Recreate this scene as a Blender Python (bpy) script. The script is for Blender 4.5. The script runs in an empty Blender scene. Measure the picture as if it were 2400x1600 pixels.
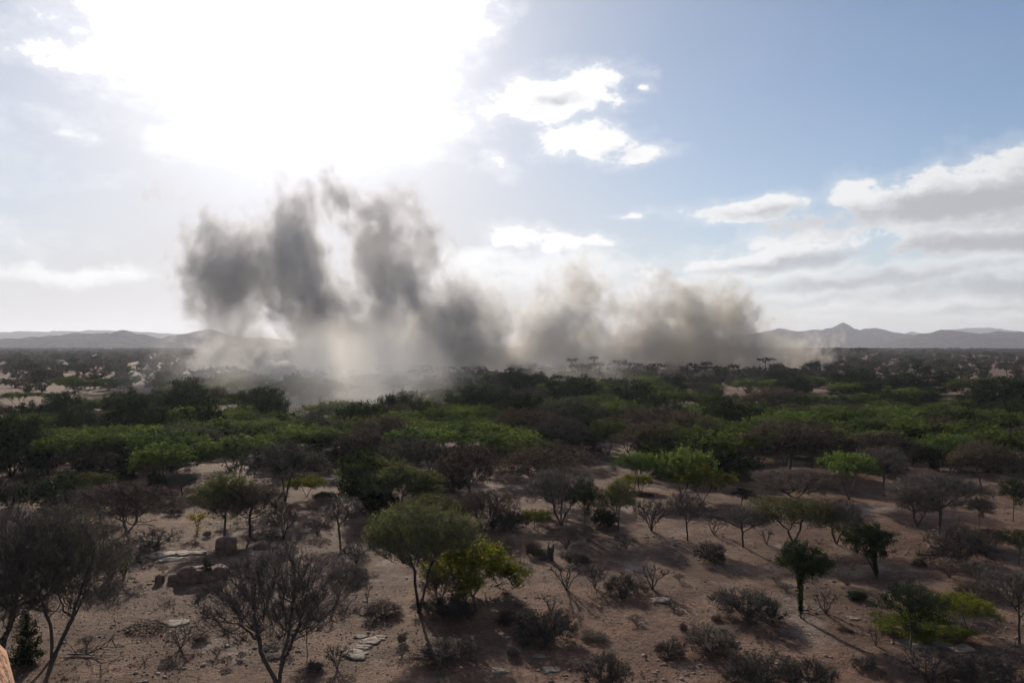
import bpy, math, random, os
import numpy as np
from mathutils import Vector, Matrix

sc = bpy.context.scene
COL = sc.collection

# ------------------------------------------------------------------ camera
CAM_H = 12.0            # the photographer stands on a rock about 12 m above the plain
F_PX, CX, HY = 1867.0, 1200.0, 806.0      # focal length and horizon in photograph pixels (2400 x 1600)
cam = bpy.data.cameras.new('camera')
cam.lens, cam.sensor_width = 28.0, 36.0
cam.clip_start, cam.clip_end = 0.1, 40000.0
cam_ob = bpy.data.objects.new('camera', cam)
cam_ob.location = (0, 0, CAM_H)
cam_ob.rotation_euler = (math.radians(90.0) + math.atan((HY - 800.0) / F_PX), 0, 0)
COL.objects.link(cam_ob)
sc.camera = cam_ob

# ------------------------------------------------------------------ sun, sky, exposure
SUN_AZ, SUN_EL = math.radians(-15.0), math.radians(20.0)       # azimuth from +Y towards +X
SUN_DIR = Vector((math.sin(SUN_AZ) * math.cos(SUN_EL), math.cos(SUN_AZ) * math.cos(SUN_EL), math.sin(SUN_EL)))
sun = bpy.data.lights.new('sun', 'SUN')
sun.energy, sun.angle, sun.color = 4.9, math.radians(0.9), (1.0, 0.87, 0.71)
sun_ob = bpy.data.objects.new('sun', sun)
sun_ob.rotation_euler = (-SUN_DIR).to_track_quat('-Z', 'Y').to_euler()
sun_ob.location = (0, 0, 300)
COL.objects.link(sun_ob)

SKY_STRENGTH = 0.1
sc.view_settings.view_transform = 'Standard'
sc.view_settings.look = 'None'
sc.view_settings.exposure = 0.0
sc.view_settings.gamma = 1.0
sc.view_settings.use_curve_mapping = False

sc.render.engine = 'CYCLES'
cy = sc.cycles
cy.use_denoising = True
try:
    cy.denoiser = 'OPENIMAGEDENOISE'
    cy.denoising_input_passes = 'RGB_ALBEDO_NORMAL'
except Exception:
    pass
cy.use_adaptive_sampling = True
cy.adaptive_threshold = 0.035
cy.max_bounces = 3
cy.diffuse_bounces = 1
cy.glossy_bounces = 1
cy.transmission_bounces = 2
cy.transparent_max_bounces = 6
cy.volume_bounces = 1
cy.volume_step_rate = 0.4
cy.volume_max_steps = 128
cy.sample_clamp_indirect = 4.0
cy.caustics_reflective = cy.caustics_refractive = False

# ------------------------------------------------------------------ node helper
class T:
    """Small wrapper round a node tree: sockets that add and multiply."""
    def __init__(self, nt):
        self.nt = nt
        nt.nodes.clear()
    def node(self, kind, **kw):
        n = self.nt.nodes.new(kind)
        for k, v in kw.items():
            setattr(n, k, v)
        return n
    def put(self, sock, v):
        if isinstance(v, S):
            self.nt.links.new(v.s, sock)
        elif v is not None:
            sock.default_value = v
    def m(self, op, a, b=None, c=None, clamp=False):
        n = self.node('ShaderNodeMath', operation=op, use_clamp=clamp)
        for i, v in enumerate((a, b, c)):
            if v is not None:
                self.put(n.inputs[i], v)
        return S(self, n.outputs[0])
    def vm(self, op, a, b=None):
        n = self.node('ShaderNodeVectorMath', operation=op)
        self.put(n.inputs[0], a)
        if b is not None:
            self.put(n.inputs[1], b)
        return S(self, n.outputs['Value' if op in ('LENGTH', 'DOT_PRODUCT', 'DISTANCE') else 'Vector'])
    def sep(self, v):
        n = self.node('ShaderNodeSeparateXYZ'); self.put(n.inputs[0], v)
        return [S(self, o) for o in n.outputs]
    def comb(self, x, y, z):
        n = self.node('ShaderNodeCombineXYZ')
        for i, v in enumerate((x, y, z)):
            self.put(n.inputs[i], v)
        return S(self, n.outputs[0])
    def noise(self, vec, scale=1.0, detail=4.0, rough=0.55, dist=0.0, lac=2.0, kind='FBM', out=0):
        n = self.node('ShaderNodeTexNoise')
        n.noise_type = kind
        self.put(n.inputs['Vector'], vec)
        for k, v in (('Scale', scale), ('Detail', detail), ('Roughness', rough), ('Lacunarity', lac), ('Distortion', dist)):
            self.put(n.inputs[k], v)
        return S(self, n.outputs[out])
    def voro(self, vec, scale=1.0, feature='F1', out='Distance', rand=1.0):
        n = self.node('ShaderNodeTexVoronoi', feature=feature)
        self.put(n.inputs['Vector'], vec); self.put(n.inputs['Scale'], scale); self.put(n.inputs['Randomness'], rand)
        return S(self, n.outputs[out])
    def smooth(self, x, lo, hi):
        n = self.node('ShaderNodeMapRange', interpolation_type='SMOOTHSTEP')
        self.put(n.inputs[0], x); self.put(n.inputs[1], lo); self.put(n.inputs[2], hi)
        return S(self, n.outputs[0])
    def mix(self, f, a, b):
        n = self.node('ShaderNodeMix', data_type='RGBA')
        self.put(n.inputs[0], f); self.put(n.inputs[6], a); self.put(n.inputs[7], b)
        return S(self, n.outputs[2])
    def scale(self, col, f):
        n = self.node('ShaderNodeVectorMath', operation='SCALE')
        self.put(n.inputs[0], col); self.put(n.inputs[3], f)
        return S(self, n.outputs[0])
    def hsv(self, col, h=0.5, s=1.0, v=1.0):
        n = self.node('ShaderNodeHueSaturation')
        self.put(n.inputs['Hue'], h); self.put(n.inputs['Saturation'], s); self.put(n.inputs['Value'], v); self.put(n.inputs['Color'], col)
        return S(self, n.outputs[0])
    def link(self, a, sock):
        self.nt.links.new(a.s if isinstance(a, S) else a, sock)

class S:
    def __init__(self, t, s): self.t, self.s = t, s
    def __add__(self, o): return self.t.m('ADD', self, o)
    __radd__ = __add__
    def __sub__(self, o): return self.t.m('SUBTRACT', self, o)
    def __rsub__(self, o): return self.t.m('SUBTRACT', o, self)
    def __mul__(self, o): return self.t.m('MULTIPLY', self, o)
    __rmul__ = __mul__
    def __truediv__(self, o): return self.t.m('DIVIDE', self, o)
    def max(self, o): return self.t.m('MAXIMUM', self, o)
    def min(self, o): return self.t.m('MINIMUM', self, o)
    def pow(self, o): return self.t.m('POWER', self, o)
    def clamp(self): return self.t.m('ADD', self, 0.0, clamp=True)

# ------------------------------------------------------------------ world: clear sky with fair-weather clouds
def build_world():
    w = bpy.data.worlds.new('World'); sc.world = w; w.use_nodes = True
    t = T(w.node_tree)
    sky = t.node('ShaderNodeTexSky', sky_type='NISHITA')
    sky.sun_disc = False
    sky.sun_elevation = SUN_EL
    sky.sun_rotation = SUN_AZ
    sky.altitude = 600.0
    sky.air_density, sky.dust_density, sky.ozone_density = 1.0, 0.4, 3.0
    tc = t.node('ShaderNodeTexCoord')
    d = S(t, tc.outputs['Generated'])
    x, y, z = t.sep(d)
    az = t.m('ARCTAN2', x, y)
    el = t.m('ARCSINE', z)
    ang = t.m('ARCCOSINE', t.vm('DOT_PRODUCT', d, tuple(SUN_DIR)))          # angle from the sun, radians
    # thin bright veil round the sun and whitish air over the horizon
    halo = t.m('EXPONENT', ang * -9.0) * 1.9 + t.m('EXPONENT', ang * -2.6) * 0.30
    base = t.scale(S(t, sky.outputs[0]), SKY_STRENGTH)
    low = t.m('EXPONENT', t.m('ABSOLUTE', el) * -8.5)
    streak = t.noise(t.vm('MULTIPLY', d, (3.0, 3.0, 9.0)), 1.0, 2.0, 0.5)
    veil_amt = (low * 0.95 + t.m('EXPONENT', ang * -3.7) * 2.0 + (streak - 0.5) * 0.25 - 0.08).clamp()
    veil = t.scale(t.mix(t.m('EXPONENT', t.m('ABSOLUTE', el) * -14.0), (0.565, 0.57, 0.61, 1), (0.74, 0.725, 0.69, 1)), 0.90 + halo * 1.25)
    base = t.mix(veil_amt, base, veil)
    # clouds: (px, py, half width, half height up, half height down, slope, weight) in photograph pixels turned into angles
    def adir(px, py):
        u, v = (px - CX) / F_PX, (HY - py) / F_PX
        return math.atan(u), math.atan2(v, math.hypot(1, u))
    clouds = [
        (720, 90, 390, 190, 220, 0.0, 1.5), (930, 60, 230, 160, 170, 0.0, 1.4), (900, 290, 230, 90, 90, 0.0, 1.2),
        (510, 325, 170, 40, 36, 0.05, 1.0), (330, 90, 210, 75, 95, -0.25, 1.0), (130, 110, 110, 36, 48, -0.2, 0.72), (250, 20, 120, 60, 50, -0.5, 0.6),
        (1285, 226, 172, 66, 48, 0.02, 1.05), (1215, 215, 70, 40, 40, 0, .9), (1385, 205, 70, 40, 48, 0, .9),
        (1375, 345, 128, 56, 36, 0.0, 1.05), (1500, 364, 110, 18, 18, 0.08, .8),
        (1168, 378, 45, 26, 24, -0.5, .75), (1513, 193, 22, 11, 11, 0, .6),
        (1780, 484, 140, 34, 24, 0.08, 0.95), (1496, 501, 52, 12, 11, 0, .75), (1204, 552, 70, 27, 24, 0, .85),
        (1370, 566, 120, 18, 18, 0.0, .62),
        (2030, 470, 95, 60, 46, -0.1, 1.0), (2250, 450, 330, 62, 95, 0.22, 1.15), (2550, 400, 330, 90, 140, 0.15, 1.1),
        (1960, 540, 420, 22, 34, 0.16, .72), (2300, 560, 260, 44, 46, 0.06, .9),
        (1760, 605, 290, 32, 30, 0.14, .85),
        (-520, 520, 220, 50, 40, 0.0, .8), (-620, 250, 330, 120, 80, 0.0, 1.0),
    ]
    thin = [
        (2200, 645, 480, 64, 54, 0.08, 1.15), (2560, 640, 300, 70, 60, 0.05, 1.1), (1760, 640, 360, 44, 44, 0.12, 1.0), (1750, 700, 520, 40, 40, 0.05, .9), (2250, 720, 520, 40, 34, 0.0, .95),
        (1250, 640, 300, 60, 50, 0.0, .7), (1150, 600, 130, 34, 34, 0, .7), (160, 645, 360, 26, 22, -0.03, .55), (1960, 545, 440, 40, 40, 0.15, .6), (140, 310, 60, 16, 16, 0, .5),
    ]
    cores = [
        (2270, 466, 320, 34, 56, 0.1, 1.5), (2060, 496, 110, 20, 24, 0.1, 1.0), (2540, 440, 280, 60, 90, 0.1, 1.1), (2290, 566, 200, 24, 34, 0.05, 1.3), (1850, 612, 220, 12, 22, 0.1, 1.2),
        (2020, 655, 280, 20, 26, 0.07, 1.25), (2350, 668, 280, 24, 28, 0.02, 1.25), (1290, 228, 70, 14, 14, 0.0, .62), (1790, 492, 80, 9, 13, 0.0, .6), (1440, 360, 30, 6, 8, 0, .35),
        (1830, 705, 200, 10, 14, 0.03, .7), (2240, 730, 260, 9, 10, 0, .6), (980, 105, 22, 8, 10, 0, .55), (470, 316, 34, 7, 8, 0, .5), (2560, 660, 260, 40, 50, 0.0, 1.0), (-420, 330, 280, 50, 60, 0.0, 1.0),
    ]
    wv = t.vm('MULTIPLY', d, (1.0, 1.0, 1.7))
    n1 = t.noise(wv, 9.0, 5.0, 0.60)
    n2 = t.noise(wv, 30.0, 5.0, 0.66)
    azw = az + (t.noise(wv, 14.0, 2.0, 0.6) - 0.5) * 0.05
    elw = el + (t.noise(t.vm('ADD', wv, (7.1, 3.3, 1.7)), 14.0, 2.0, 0.6) - 0.5) * 0.035
    pv = t.comb(azw, elw, 0.0)
    def field(items):
        acc = None
        for px, py, hw, hu, hd, sl, wt in items:
            a0, e0 = adir(px, py)
            mp = t.node('ShaderNodeMapping', vector_type='TEXTURE')
            t.put(mp.inputs['Vector'], pv)
            mp.inputs['Location'].default_value = (a0, e0 + (hu - hd) * 0.25 / F_PX, 0)
            mp.inputs['Rotation'].default_value = (0, 0, math.atan(sl))
            mp.inputs['Scale'].default_value = (hw / F_PX / math.cos(a0), (hu + hd) * 0.5 / F_PX, 1)
            mval = t.m('MULTIPLY_ADD', t.vm('LENGTH', S(t, mp.outputs[0])), -wt, wt)
            acc = mval if acc is None else acc.max(mval)
        return acc
    M = field(clouds)
    G = field(cores)
    M2 = field(thin)
    # the same kind of broken cloud goes on over the rest of the sky
    p = t.scale(d, 1.0)
    flat = t.comb(x / (z.max(0.0) + 0.22), y / (z.max(0.0) + 0.22), 0.0)
    rest = (t.noise(flat, 1.5, 3.0, 0.55) - 0.56) * 4.0
    outside = t.smooth(t.m('ABSOLUTE', az), 0.72, 0.9).max(t.smooth(el, 0.46, 0.6)) * t.smooth(z, 0.0, 0.06)
    M = M.max(rest * outside + (outside - 1.0) * 4.0)
    G = G.max((rest - 0.45) * outside + (outside - 1.0) * 4.0)
    dens = M + (n1 - 0.5) * 2.3 + (n2 - 0.5) * 1.5
    D = t.smooth(dens, 0.0, 0.5)
    soft = t.smooth(dens, -0.5, 0.45) * 0.32
    D = D.max(soft).max(t.smooth(M2 + (n1 - 0.5) * 2.6 + (n2 - 0.5) * 1.0, -0.15, 0.75) * 0.75)
    core = t.smooth(G + (n1 - 0.5) * 2.4 + (n2 - 0.5) * 1.4, -0.35, 1.1)
    lit = t.scale(t.comb(0.90, 0.90, 0.90), 0.93 + halo * 1.3)
    grey = t.scale(t.comb(0.45, 0.455, 0.49), 0.95 + halo * 0.9)
    cloud = t.mix(core * 0.92, lit, grey)
    final = t.mix(D * 0.96, base, cloud)
    bg = t.node('ShaderNodeBackground')
    t.link(final, bg.inputs['Color'])
    bg.inputs['Strength'].default_value = 1.0
    out = t.node('ShaderNodeOutputWorld')
    t.link(bg.outputs[0], out.inputs[0])
    w.cycles.sampling_method = 'MANUAL'
    w.cycles.sample_map_resolution = 1024
build_world()
# ------------------------------------------------------------------ basics
def tag(o, label=None, cat=None, group=None, kind=None):
    if label: o['label'] = label
    if cat: o['category'] = cat
    if group: o['group'] = group
    if kind: o['kind'] = kind
    return o

def mesh_obj(name, verts, faces, mats, parent=None, smooth=False, loc=None):
    me = bpy.data.meshes.new(name)
    me.from_pydata([tuple(map(float, v)) for v in verts], [], [tuple(map(int, f)) for f in faces])
    for m in (mats if isinstance(mats, (list, tuple)) else [mats]):
        me.materials.append(m)
    if smooth:
        me.shade_smooth()
    o = bpy.data.objects.new(name, me)
    COL.objects.link(o)
    if parent is not None:
        o.parent = parent
    if loc is not None:
        o.location = loc
    return o

def np_mesh(name, V, F, mats, fmat=None, smooth=False):
    """Mesh from arrays: V (n,3), F list of (m,k) index arrays (k = 3 or 4), fmat list of material indices per array."""
    me = bpy.data.meshes.new(name)
    V = np.ascontiguousarray(V, dtype=np.float32)
    me.vertices.add(len(V)); me.vertices.foreach_set('co', V.ravel())
    loops = np.concatenate([f.ravel() for f in F]).astype(np.int32)
    tot = np.concatenate([np.full(len(f), f.shape[1], np.int32) for f in F])
    start = np.concatenate([[0], np.cumsum(tot)[:-1]]).astype(np.int32)
    me.loops.add(len(loops)); me.loops.foreach_set('vertex_index', loops)
    me.polygons.add(len(tot)); me.polygons.foreach_set('loop_start', start)
    try:
        me.polygons.foreach_set('loop_total', tot)
    except Exception:
        pass
    for m in mats:
        me.materials.append(m)
    if fmat is not None:
        mi = np.concatenate([np.full(len(f), i, np.int32) for f, i in zip(F, fmat)])
        me.polygons.foreach_set('material_index', mi)
    me.update(calc_edges=True)
    me.validate()
    if smooth:
        me.shade_smooth()
    return me

def hash2(ix, iy, s):
    h = np.sin(ix * 127.1 + iy * 311.7 + s * 74.7) * 43758.5453
    return h - np.floor(h)
def vnoise(x, y, s=0.0):
    ix, iy = np.floor(x), np.floor(y)
    fx, fy = x - ix, y - iy
    fx, fy = fx * fx * (3 - 2 * fx), fy * fy * (3 - 2 * fy)
    a, b = hash2(ix, iy, s), hash2(ix + 1, iy, s)
    c, d = hash2(ix, iy + 1, s), hash2(ix + 1, iy + 1, s)
    return (a + (b - a) * fx) * (1 - fy) + (c + (d - c) * fx) * fy
def fbm(x, y, s=0.0, o=4):
    v, a, n = 0.0, 0.5, 0.0
    for i in range(o):
        v = v + a * vnoise(x, y, s + i * 3.7); n += a
        x, y, a = x * 2.03 + 11.3, y * 2.03 - 7.9, a * 0.5
    return v / n - 0.5

def ground_z(x, y):
    x, y = np.asarray(x, float), np.asarray(y, float)
    far = np.clip((y - 20) / 200.0, 0, 1)
    z = fbm(x / 14.0, y / 14.0, 1.0, 3) * 0.55 + fbm(x / 2.6, y / 2.6, 5.0, 3) * 0.13
    z = z + fbm(x / 90.0, y / 90.0, 9.0, 2) * 2.2 * far
    return z

def ground_at(px, py):
    """The point of the plain that the photograph's pixel shows."""
    d = CAM_H * F_PX / (py - HY)
    for _ in range(4):
        x = (px - CX) / F_PX * d
        d = (CAM_H - float(ground_z(x, d))) * F_PX / (py - HY)
    x = (px - CX) / F_PX * d
    return x, d, float(ground_z(x, d))

# ------------------------------------------------------------------ materials
MATS = {}
def mat(name):
    m = bpy.data.materials.new(name); m.use_nodes = True
    MATS[name] = m
    return m, T(m.node_tree)

def surf(t, bsdf):
    out = t.node('ShaderNodeOutputMaterial')
    t.link(bsdf.outputs[0], out.inputs['Surface'])
    return out

def soil_mat():
    m, t = mat('soil')
    pos = S(t, t.node('ShaderNodeNewGeometry').outputs['Position'])
    x, y, z = t.sep(pos)
    big = t.noise(pos, 0.045, 3, 0.55)
    mid = t.noise(pos, 0.35, 4, 0.6)
    fine = t.noise(pos, 3.2, 3, 0.7)
    c = t.mix(t.smooth(mid, 0.35, 0.68), (0.085, 0.046, 0.030, 1), (0.205, 0.130, 0.090, 1))
    c = t.mix(t.smooth(big, 0.45, 0.62) * 0.6, c, (0.165, 0.086, 0.054, 1))
    # pale calcrete and sand patches
    pale = t.smooth(t.noise(t.vm('ADD', pos, (31, 17, 0)), 0.13, 4, 0.65), 0.545, 0.67)
    c = t.mix(pale * 0.7 * (1.0 - t.smooth(y, 90.0, 220.0) * 0.8), c, (0.32, 0.255, 0.21, 1))
    worn = t.smooth(t.noise(t.vm('ADD', pos, (11, 47, 0)), 0.22, 4, 0.7), 0.49, 0.60)
    c = t.mix(worn * 0.6, c, (0.075, 0.044, 0.032, 1))
    # farther out the plain is sandier and paler
    faraway = t.smooth(y, 120.0, 420.0)
    sandy = t.smooth(t.noise(pos, 0.016, 3, 0.6), 0.42, 0.6)
    c = t.mix(faraway * sandy * 0.15, c, (0.22, 0.165, 0.135, 1))
    c = t.mix(t.smooth(y, 900.0, 1900.0) * 0.85, c, (0.085, 0.068, 0.054, 1))
    speck = t.noise(pos, 7.5, 3, 0.75)
    c = t.hsv(c, h=0.496, s=1.06, v=(0.35 + fine * 1.2) * (0.2 + speck * 1.6))
    fleck = t.smooth(t.noise(t.vm('ADD', pos, (3, 8, 1)), 6.0, 3, 0.8), 0.63, 0.70)
    c = t.mix(fleck * 0.6 * t.smooth(mid, 0.4, 0.6), c, (0.36, 0.30, 0.26, 1))
    dark = t.smooth(t.noise(pos, 1.3, 3, 0.7), 0.60, 0.72)
    c = t.mix(dark * 0.55, c, (0.075, 0.048, 0.036, 1))
    b = t.node('ShaderNodeBsdfPrincipled')
    t.link(c, b.inputs['Base Color'])
    b.inputs['Roughness'].default_value = 0.88
    b.inputs['Specular IOR Level'].default_value = 0.18
    h = fine * 0.07 + t.noise(pos, 11.0, 3, 0.75) * 0.05
    bump = t.node('ShaderNodeBump')
    bump.inputs['Strength'].default_value = 1.0
    bump.inputs['Distance'].default_value = 1.6
    t.link(h, bump.inputs['Height']); t.link(bump.outputs[0], b.inputs['Normal'])
    surf(t, b)
    return m

def rock_mat(name, c0, c1, c2, scale=2.0, stain=0.5):
    m, t = mat(name)
    pos = S(t, t.node('ShaderNodeTexCoord').outputs['Object'])
    a = t.noise(pos, scale, 6, 0.62)
    b2 = t.noise(t.vm('ADD', pos, (5, 9, 2)), scale * 0.5, 5, 0.6)
    f = t.noise(pos, scale * 9, 4, 0.7)
    c = t.mix(t.smooth(a, 0.35, 0.65), c0, c1)
    c = t.mix(t.smooth(b2, 0.55, 0.68) * stain, c, c2)
    c = t.hsv(c, v=0.7 + f * 0.6)
    b = t.node('ShaderNodeBsdfPrincipled')
    t.link(c, b.inputs['Base Color'])
    b.inputs['Roughness'].default_value = 0.8
    b.inputs['Specular IOR Level'].default_value = 0.25
    bump = t.node('ShaderNodeBump'); bump.inputs['Strength'].default_value = 0.7; bump.inputs['Distance'].default_value = 0.12
    t.link(a * 0.7 + f * 0.3, bump.inputs['Height']); t.link(bump.outputs[0], b.inputs['Normal'])
    surf(t, b)
    return m

def bark_mat(name, c0, c1, vary=0.25, gloss=0.3):
    m, t = mat(name)
    pos = S(t, t.node('ShaderNodeTexCoord').outputs['Object'])
    n = t.noise(t.vm('MULTIPLY', pos, (1, 1, .3)), 14.0, 4, 0.6)
    c = t.mix(n, c0, c1)
    rnd = S(t, t.node('ShaderNodeObjectInfo').outputs['Random'])
    c = t.hsv(c, h=0.5 + (rnd - 0.5) * 0.03, v=1.0 - vary * 0.5 + rnd * vary)
    b = t.node('ShaderNodeBsdfPrincipled')
    t.link(c, b.inputs['Base Color'])
    b.inputs['Roughness'].default_value = 0.75
    b.inputs['Specular IOR Level'].default_value = gloss
    surf(t, b)
    return m

def leaf_mat(name, c0, c1, trans, vary=0.3, clump=0.8, tmul=1.0):
    """Leaves: two tones in clumps, some light passing through."""
    m, t = mat(name)
    pos = S(t, t.node('ShaderNodeNewGeometry').outputs['Position'])
    n = t.noise(pos, clump, 3, 0.6)
    n2 = t.noise(pos, clump * 9, 2, 0.5)
    c = t.mix(t.smooth(n, 0.38, 0.62), c0, c1)
    rnd = S(t, t.node('ShaderNodeObjectInfo').outputs['Random'])
    c = t.hsv(c, h=0.495 + (rnd - 0.5) * 0.03, v=(1.0 - vary * 0.5 + rnd * vary) * (0.7 + n2 * 0.6))
    d = t.node('ShaderNodeBsdfDiffuse'); t.link(c, d.inputs[0])
    tr = t.node('ShaderNodeBsdfTranslucent'); t.link(t.hsv(c, h=0.49, s=1.12, v=1.25 * tmul), tr.inputs[0])
    g = t.node('ShaderNodeBsdfGlossy'); g.inputs['Roughness'].default_value = 0.45; g.inputs['Color'].default_value = (1, 1, 1, 1)
    mx = t.node('ShaderNodeMixShader'); mx.inputs[0].default_value = trans
    t.link(d.outputs[0], mx.inputs[1]); t.link(tr.outputs[0], mx.inputs[2])
    m2 = t.node('ShaderNodeMixShader'); m2.inputs[0].default_value = 0.006
    t.link(mx.outputs[0], m2.inputs[1]); t.link(g.outputs[0], m2.inputs[2])
    surf(t, m2)
    return m

SOIL = soil_mat()
GRANITE = rock_mat('red_granite', (0.10, 0.055, 0.038, 1), (0.175, 0.10, 0.07, 1), (0.055, 0.042, 0.036, 1), 2.6, .8)
PALE_ROCK = rock_mat('pale_rock', (0.15, 0.112, 0.085, 1), (0.25, 0.20, 0.16, 1), (0.10, 0.065, 0.046, 1), 2.2, 0.95)
LOOKOUT = rock_mat('lookout_granite', (0.34, 0.16, 0.085, 1), (0.50, 0.28, 0.18, 1), (0.24, 0.22, 0.15, 1), 3.0, 0.8)
MOUND = rock_mat('termite_earth', (0.17, 0.09, 0.06, 1), (0.24, 0.135, 0.09, 1), (0.1, 0.06, 0.045, 1), 3.0)

# ------------------------------------------------------------------ ground: one sheet from behind the camera to the hills
def build_ground():
    ys = [-60.0]
    while ys[-1] < 9000:
        y = ys[-1]
        ys.append(y + (2.0 if y < 22 else 0.25 if y < 46 else 0.25 * (y / 46.0) ** 1.8))
    ys = np.array(ys)
    ts = np.linspace(-1, 1, 301)
    ts = np.sign(ts) * (0.75 * np.abs(ts) + 0.25 * np.abs(ts) ** 3)
    X = ts[None, :] * (26 + 0.78 * np.clip(ys, 20, None))[:, None]
    Y = np.repeat(ys[:, None], len(ts), 1)
    Z = ground_z(X, Y) + fbm(X / 0.55, Y / 0.55, 21.0, 2) * 0.05 * np.clip(1 - (Y - 40) / 60, 0, 1)
    r, c = X.shape
    V = np.stack([X, Y, Z], -1).reshape(-1, 3)
    i = (np.arange(r - 1)[:, None] * c + np.arange(c - 1)[None, :]).ravel()
    F = np.stack([i, i + 1, i + c + 1, i + c], -1)
    me = np_mesh('ground', V, [F], [SOIL], smooth=True)
    o = bpy.data.objects.new('ground', me); COL.objects.link(o)
    tag(o, 'reddish stony earth of the dry plain with pale sandy patches', 'ground', kind='structure')
build_ground()

# ------------------------------------------------------------------ hills on the horizon
def hill_mat():
    m, t = mat('hill_scrub')
    pos = S(t, t.node('ShaderNodeNewGeometry').outputs['Position'])
    a = t.noise(pos, 0.035, 6, 0.7)
    c = t.mix(t.smooth(a, 0.42, 0.6), (0.022, 0.022, 0.020, 1), (0.085, 0.066, 0.05, 1))
    b = t.node('ShaderNodeBsdfDiffuse'); t.link(c, b.inputs[0])
    surf(t, b)
    return m
HILL = hill_mat()

def hill(prof, dist, label, seed, depth=700.0, rough=1.0):
    """A range whose crest follows the given skyline (photograph pixels) at a real distance; slopes fall to the plain before and behind."""
    prof = np.array(prof, float)
    px = np.arange(prof[0, 0], prof[-1, 0] + 1, 2.2)
    el = (HY - np.interp(px, prof[:, 0], prof[:, 1])) / F_PX
    cx = (px - CX) / F_PX * dist
    cz = CAM_H + el * dist
    cz = cz + fbm(cx / 26.0, cx * 0 + seed, seed, 4) * 15.0 * rough * np.clip(cz / 60, .2, 1)
    rows = np.linspace(-1, 1, 25)
    V = []
    for k in rows:
        s = 1 - abs(k)
        s = s * s * (3 - 2 * s) * 0.35 + s * 0.65
        wob = fbm(cx / 190.0 + 3 * k, cx * 0 + k * 4 + seed, seed + 2, 4)
        z = cz * s * (1 + 0.75 * wob * (1 - s) * 4 * s) - 6 * (1 - s)
        z = z + (fbm(cx / 110.0, cx * 0 + k * depth / 150.0, seed + 5, 3) * 22 + fbm(cx / 20.0, cx * 0 + k * depth / 60.0, seed + 9, 2) * 5) * s * (1 - s) * 3
        V.append(np.stack([cx * (1 + k * depth / dist * 0.2), np.full_like(cx, dist + k * depth), z], -1))
    V = np.array(V); r, c = V.shape[:2]
    i = (np.arange(r - 1)[:, None] * c + np.arange(c - 1)[None, :]).ravel()
    F = np.stack([i, i + 1, i + c + 1, i + c], -1)
    me = np_mesh('hill', V.reshape(-1, 3), [F], [HILL], smooth=True)
    o = bpy.data.objects.new('hill', me); COL.objects.link(o)
    tag(o, label, 'hill', 'hills on the horizon', 'structure')

hill([(-700, 800), (-500, 788), (-300, 780), (-120, 784), (0, 778), (150, 776), (200, 774), (290, 775), (340, 778), (400, 781), (440, 783), (500, 785), (620, 792), (760, 806)], 5200,
     'long level pale ridge behind the darker hill on the left horizon', 3.0, 900)
hill([(-600, 806), (-400, 800), (-200, 798), (0, 795), (24, 797), (78, 789), (136, 787), (187, 779), (238, 781), (275, 778), (289, 773), (303, 778), (350, 787), (384, 797), (391, 794), (420, 786), (452, 778), (468, 773), (484, 771), (500, 775), (520, 780), (548, 792), (590, 802), (640, 808)], 2700,
     'dark bouldery hill with a pointed end beside the smoke', 7.0, 420, 1.2)
hill([(1500, 808), (1640, 795), (1760, 784), (1800, 776), (1824, 769), (1865, 777), (1906, 773), (1957, 769), (1967, 761), (1976, 756), (1984, 762), (1998, 770), (2011, 774), (2032, 769), (2056, 767), (2069, 770), (2090, 777), (2120, 783), (2161, 788), (2240, 796), (2340, 806)], 4300,
     'hill range with a small sharp knob on its crest', 11.0, 700)
hill([(2080, 808), (2120, 795), (2161, 783), (2188, 779), (2209, 772), (2229, 775), (2263, 779), (2297, 781), (2331, 780), (2348, 774), (2375, 778), (2400, 779), (2480, 783), (2600, 776), (2760, 786), (2900, 806)], 3500,
     'low rugged hills at the right end of the horizon', 15.0, 600, 1.2)
hill([(2040, 806), (2100, 786), (2120, 782), (2137, 777), (2154, 782), (2190, 780), (2229, 772), (2263, 769), (2314, 768), (2348, 771), (2400, 778), (2500, 781), (2640, 778), (2800, 800)], 7000,
     'farthest pale hills showing over the low right-hand range', 19.0, 900)
# ------------------------------------------------------------------ haze: the dusty air of the whole plain
def build_haze():
    m, t = mat('dusty_air')
    v = t.node('ShaderNodeVolumePrincipled')
    v.inputs['Color'].default_value = (0.76, 0.81, 0.95, 1)
    v.inputs['Density'].default_value = 1.1e-4
    v.inputs['Density Attribute'].default_value = ''
    v.inputs['Anisotropy'].default_value = 0.35
    out = t.node('ShaderNodeOutputMaterial')
    t.link(v.outputs[0], out.inputs['Volume'])
    x0, x1, y0, y1, z0, z1 = -7600, 7600, -120, 9700, -14, 190
    vs = [(x, y, z) for z in (z0, z1) for y in (y0, y1) for x in (x0, x1)]
    fs = [(0, 2, 3, 1), (4, 5, 7, 6), (0, 1, 5, 4), (2, 6, 7, 3), (0, 4, 6, 2), (1, 3, 7, 5)]
    o = mesh_obj('haze', vs, fs, m)
    tag(o, 'dusty haze lying over the whole plain', 'haze', kind='stuff')
build_haze()

# ------------------------------------------------------------------ smoke
def at(px, py, dist):
    return Vector(((px - CX) / F_PX * dist, dist, CAM_H + (HY - py) / F_PX * dist))

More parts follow.
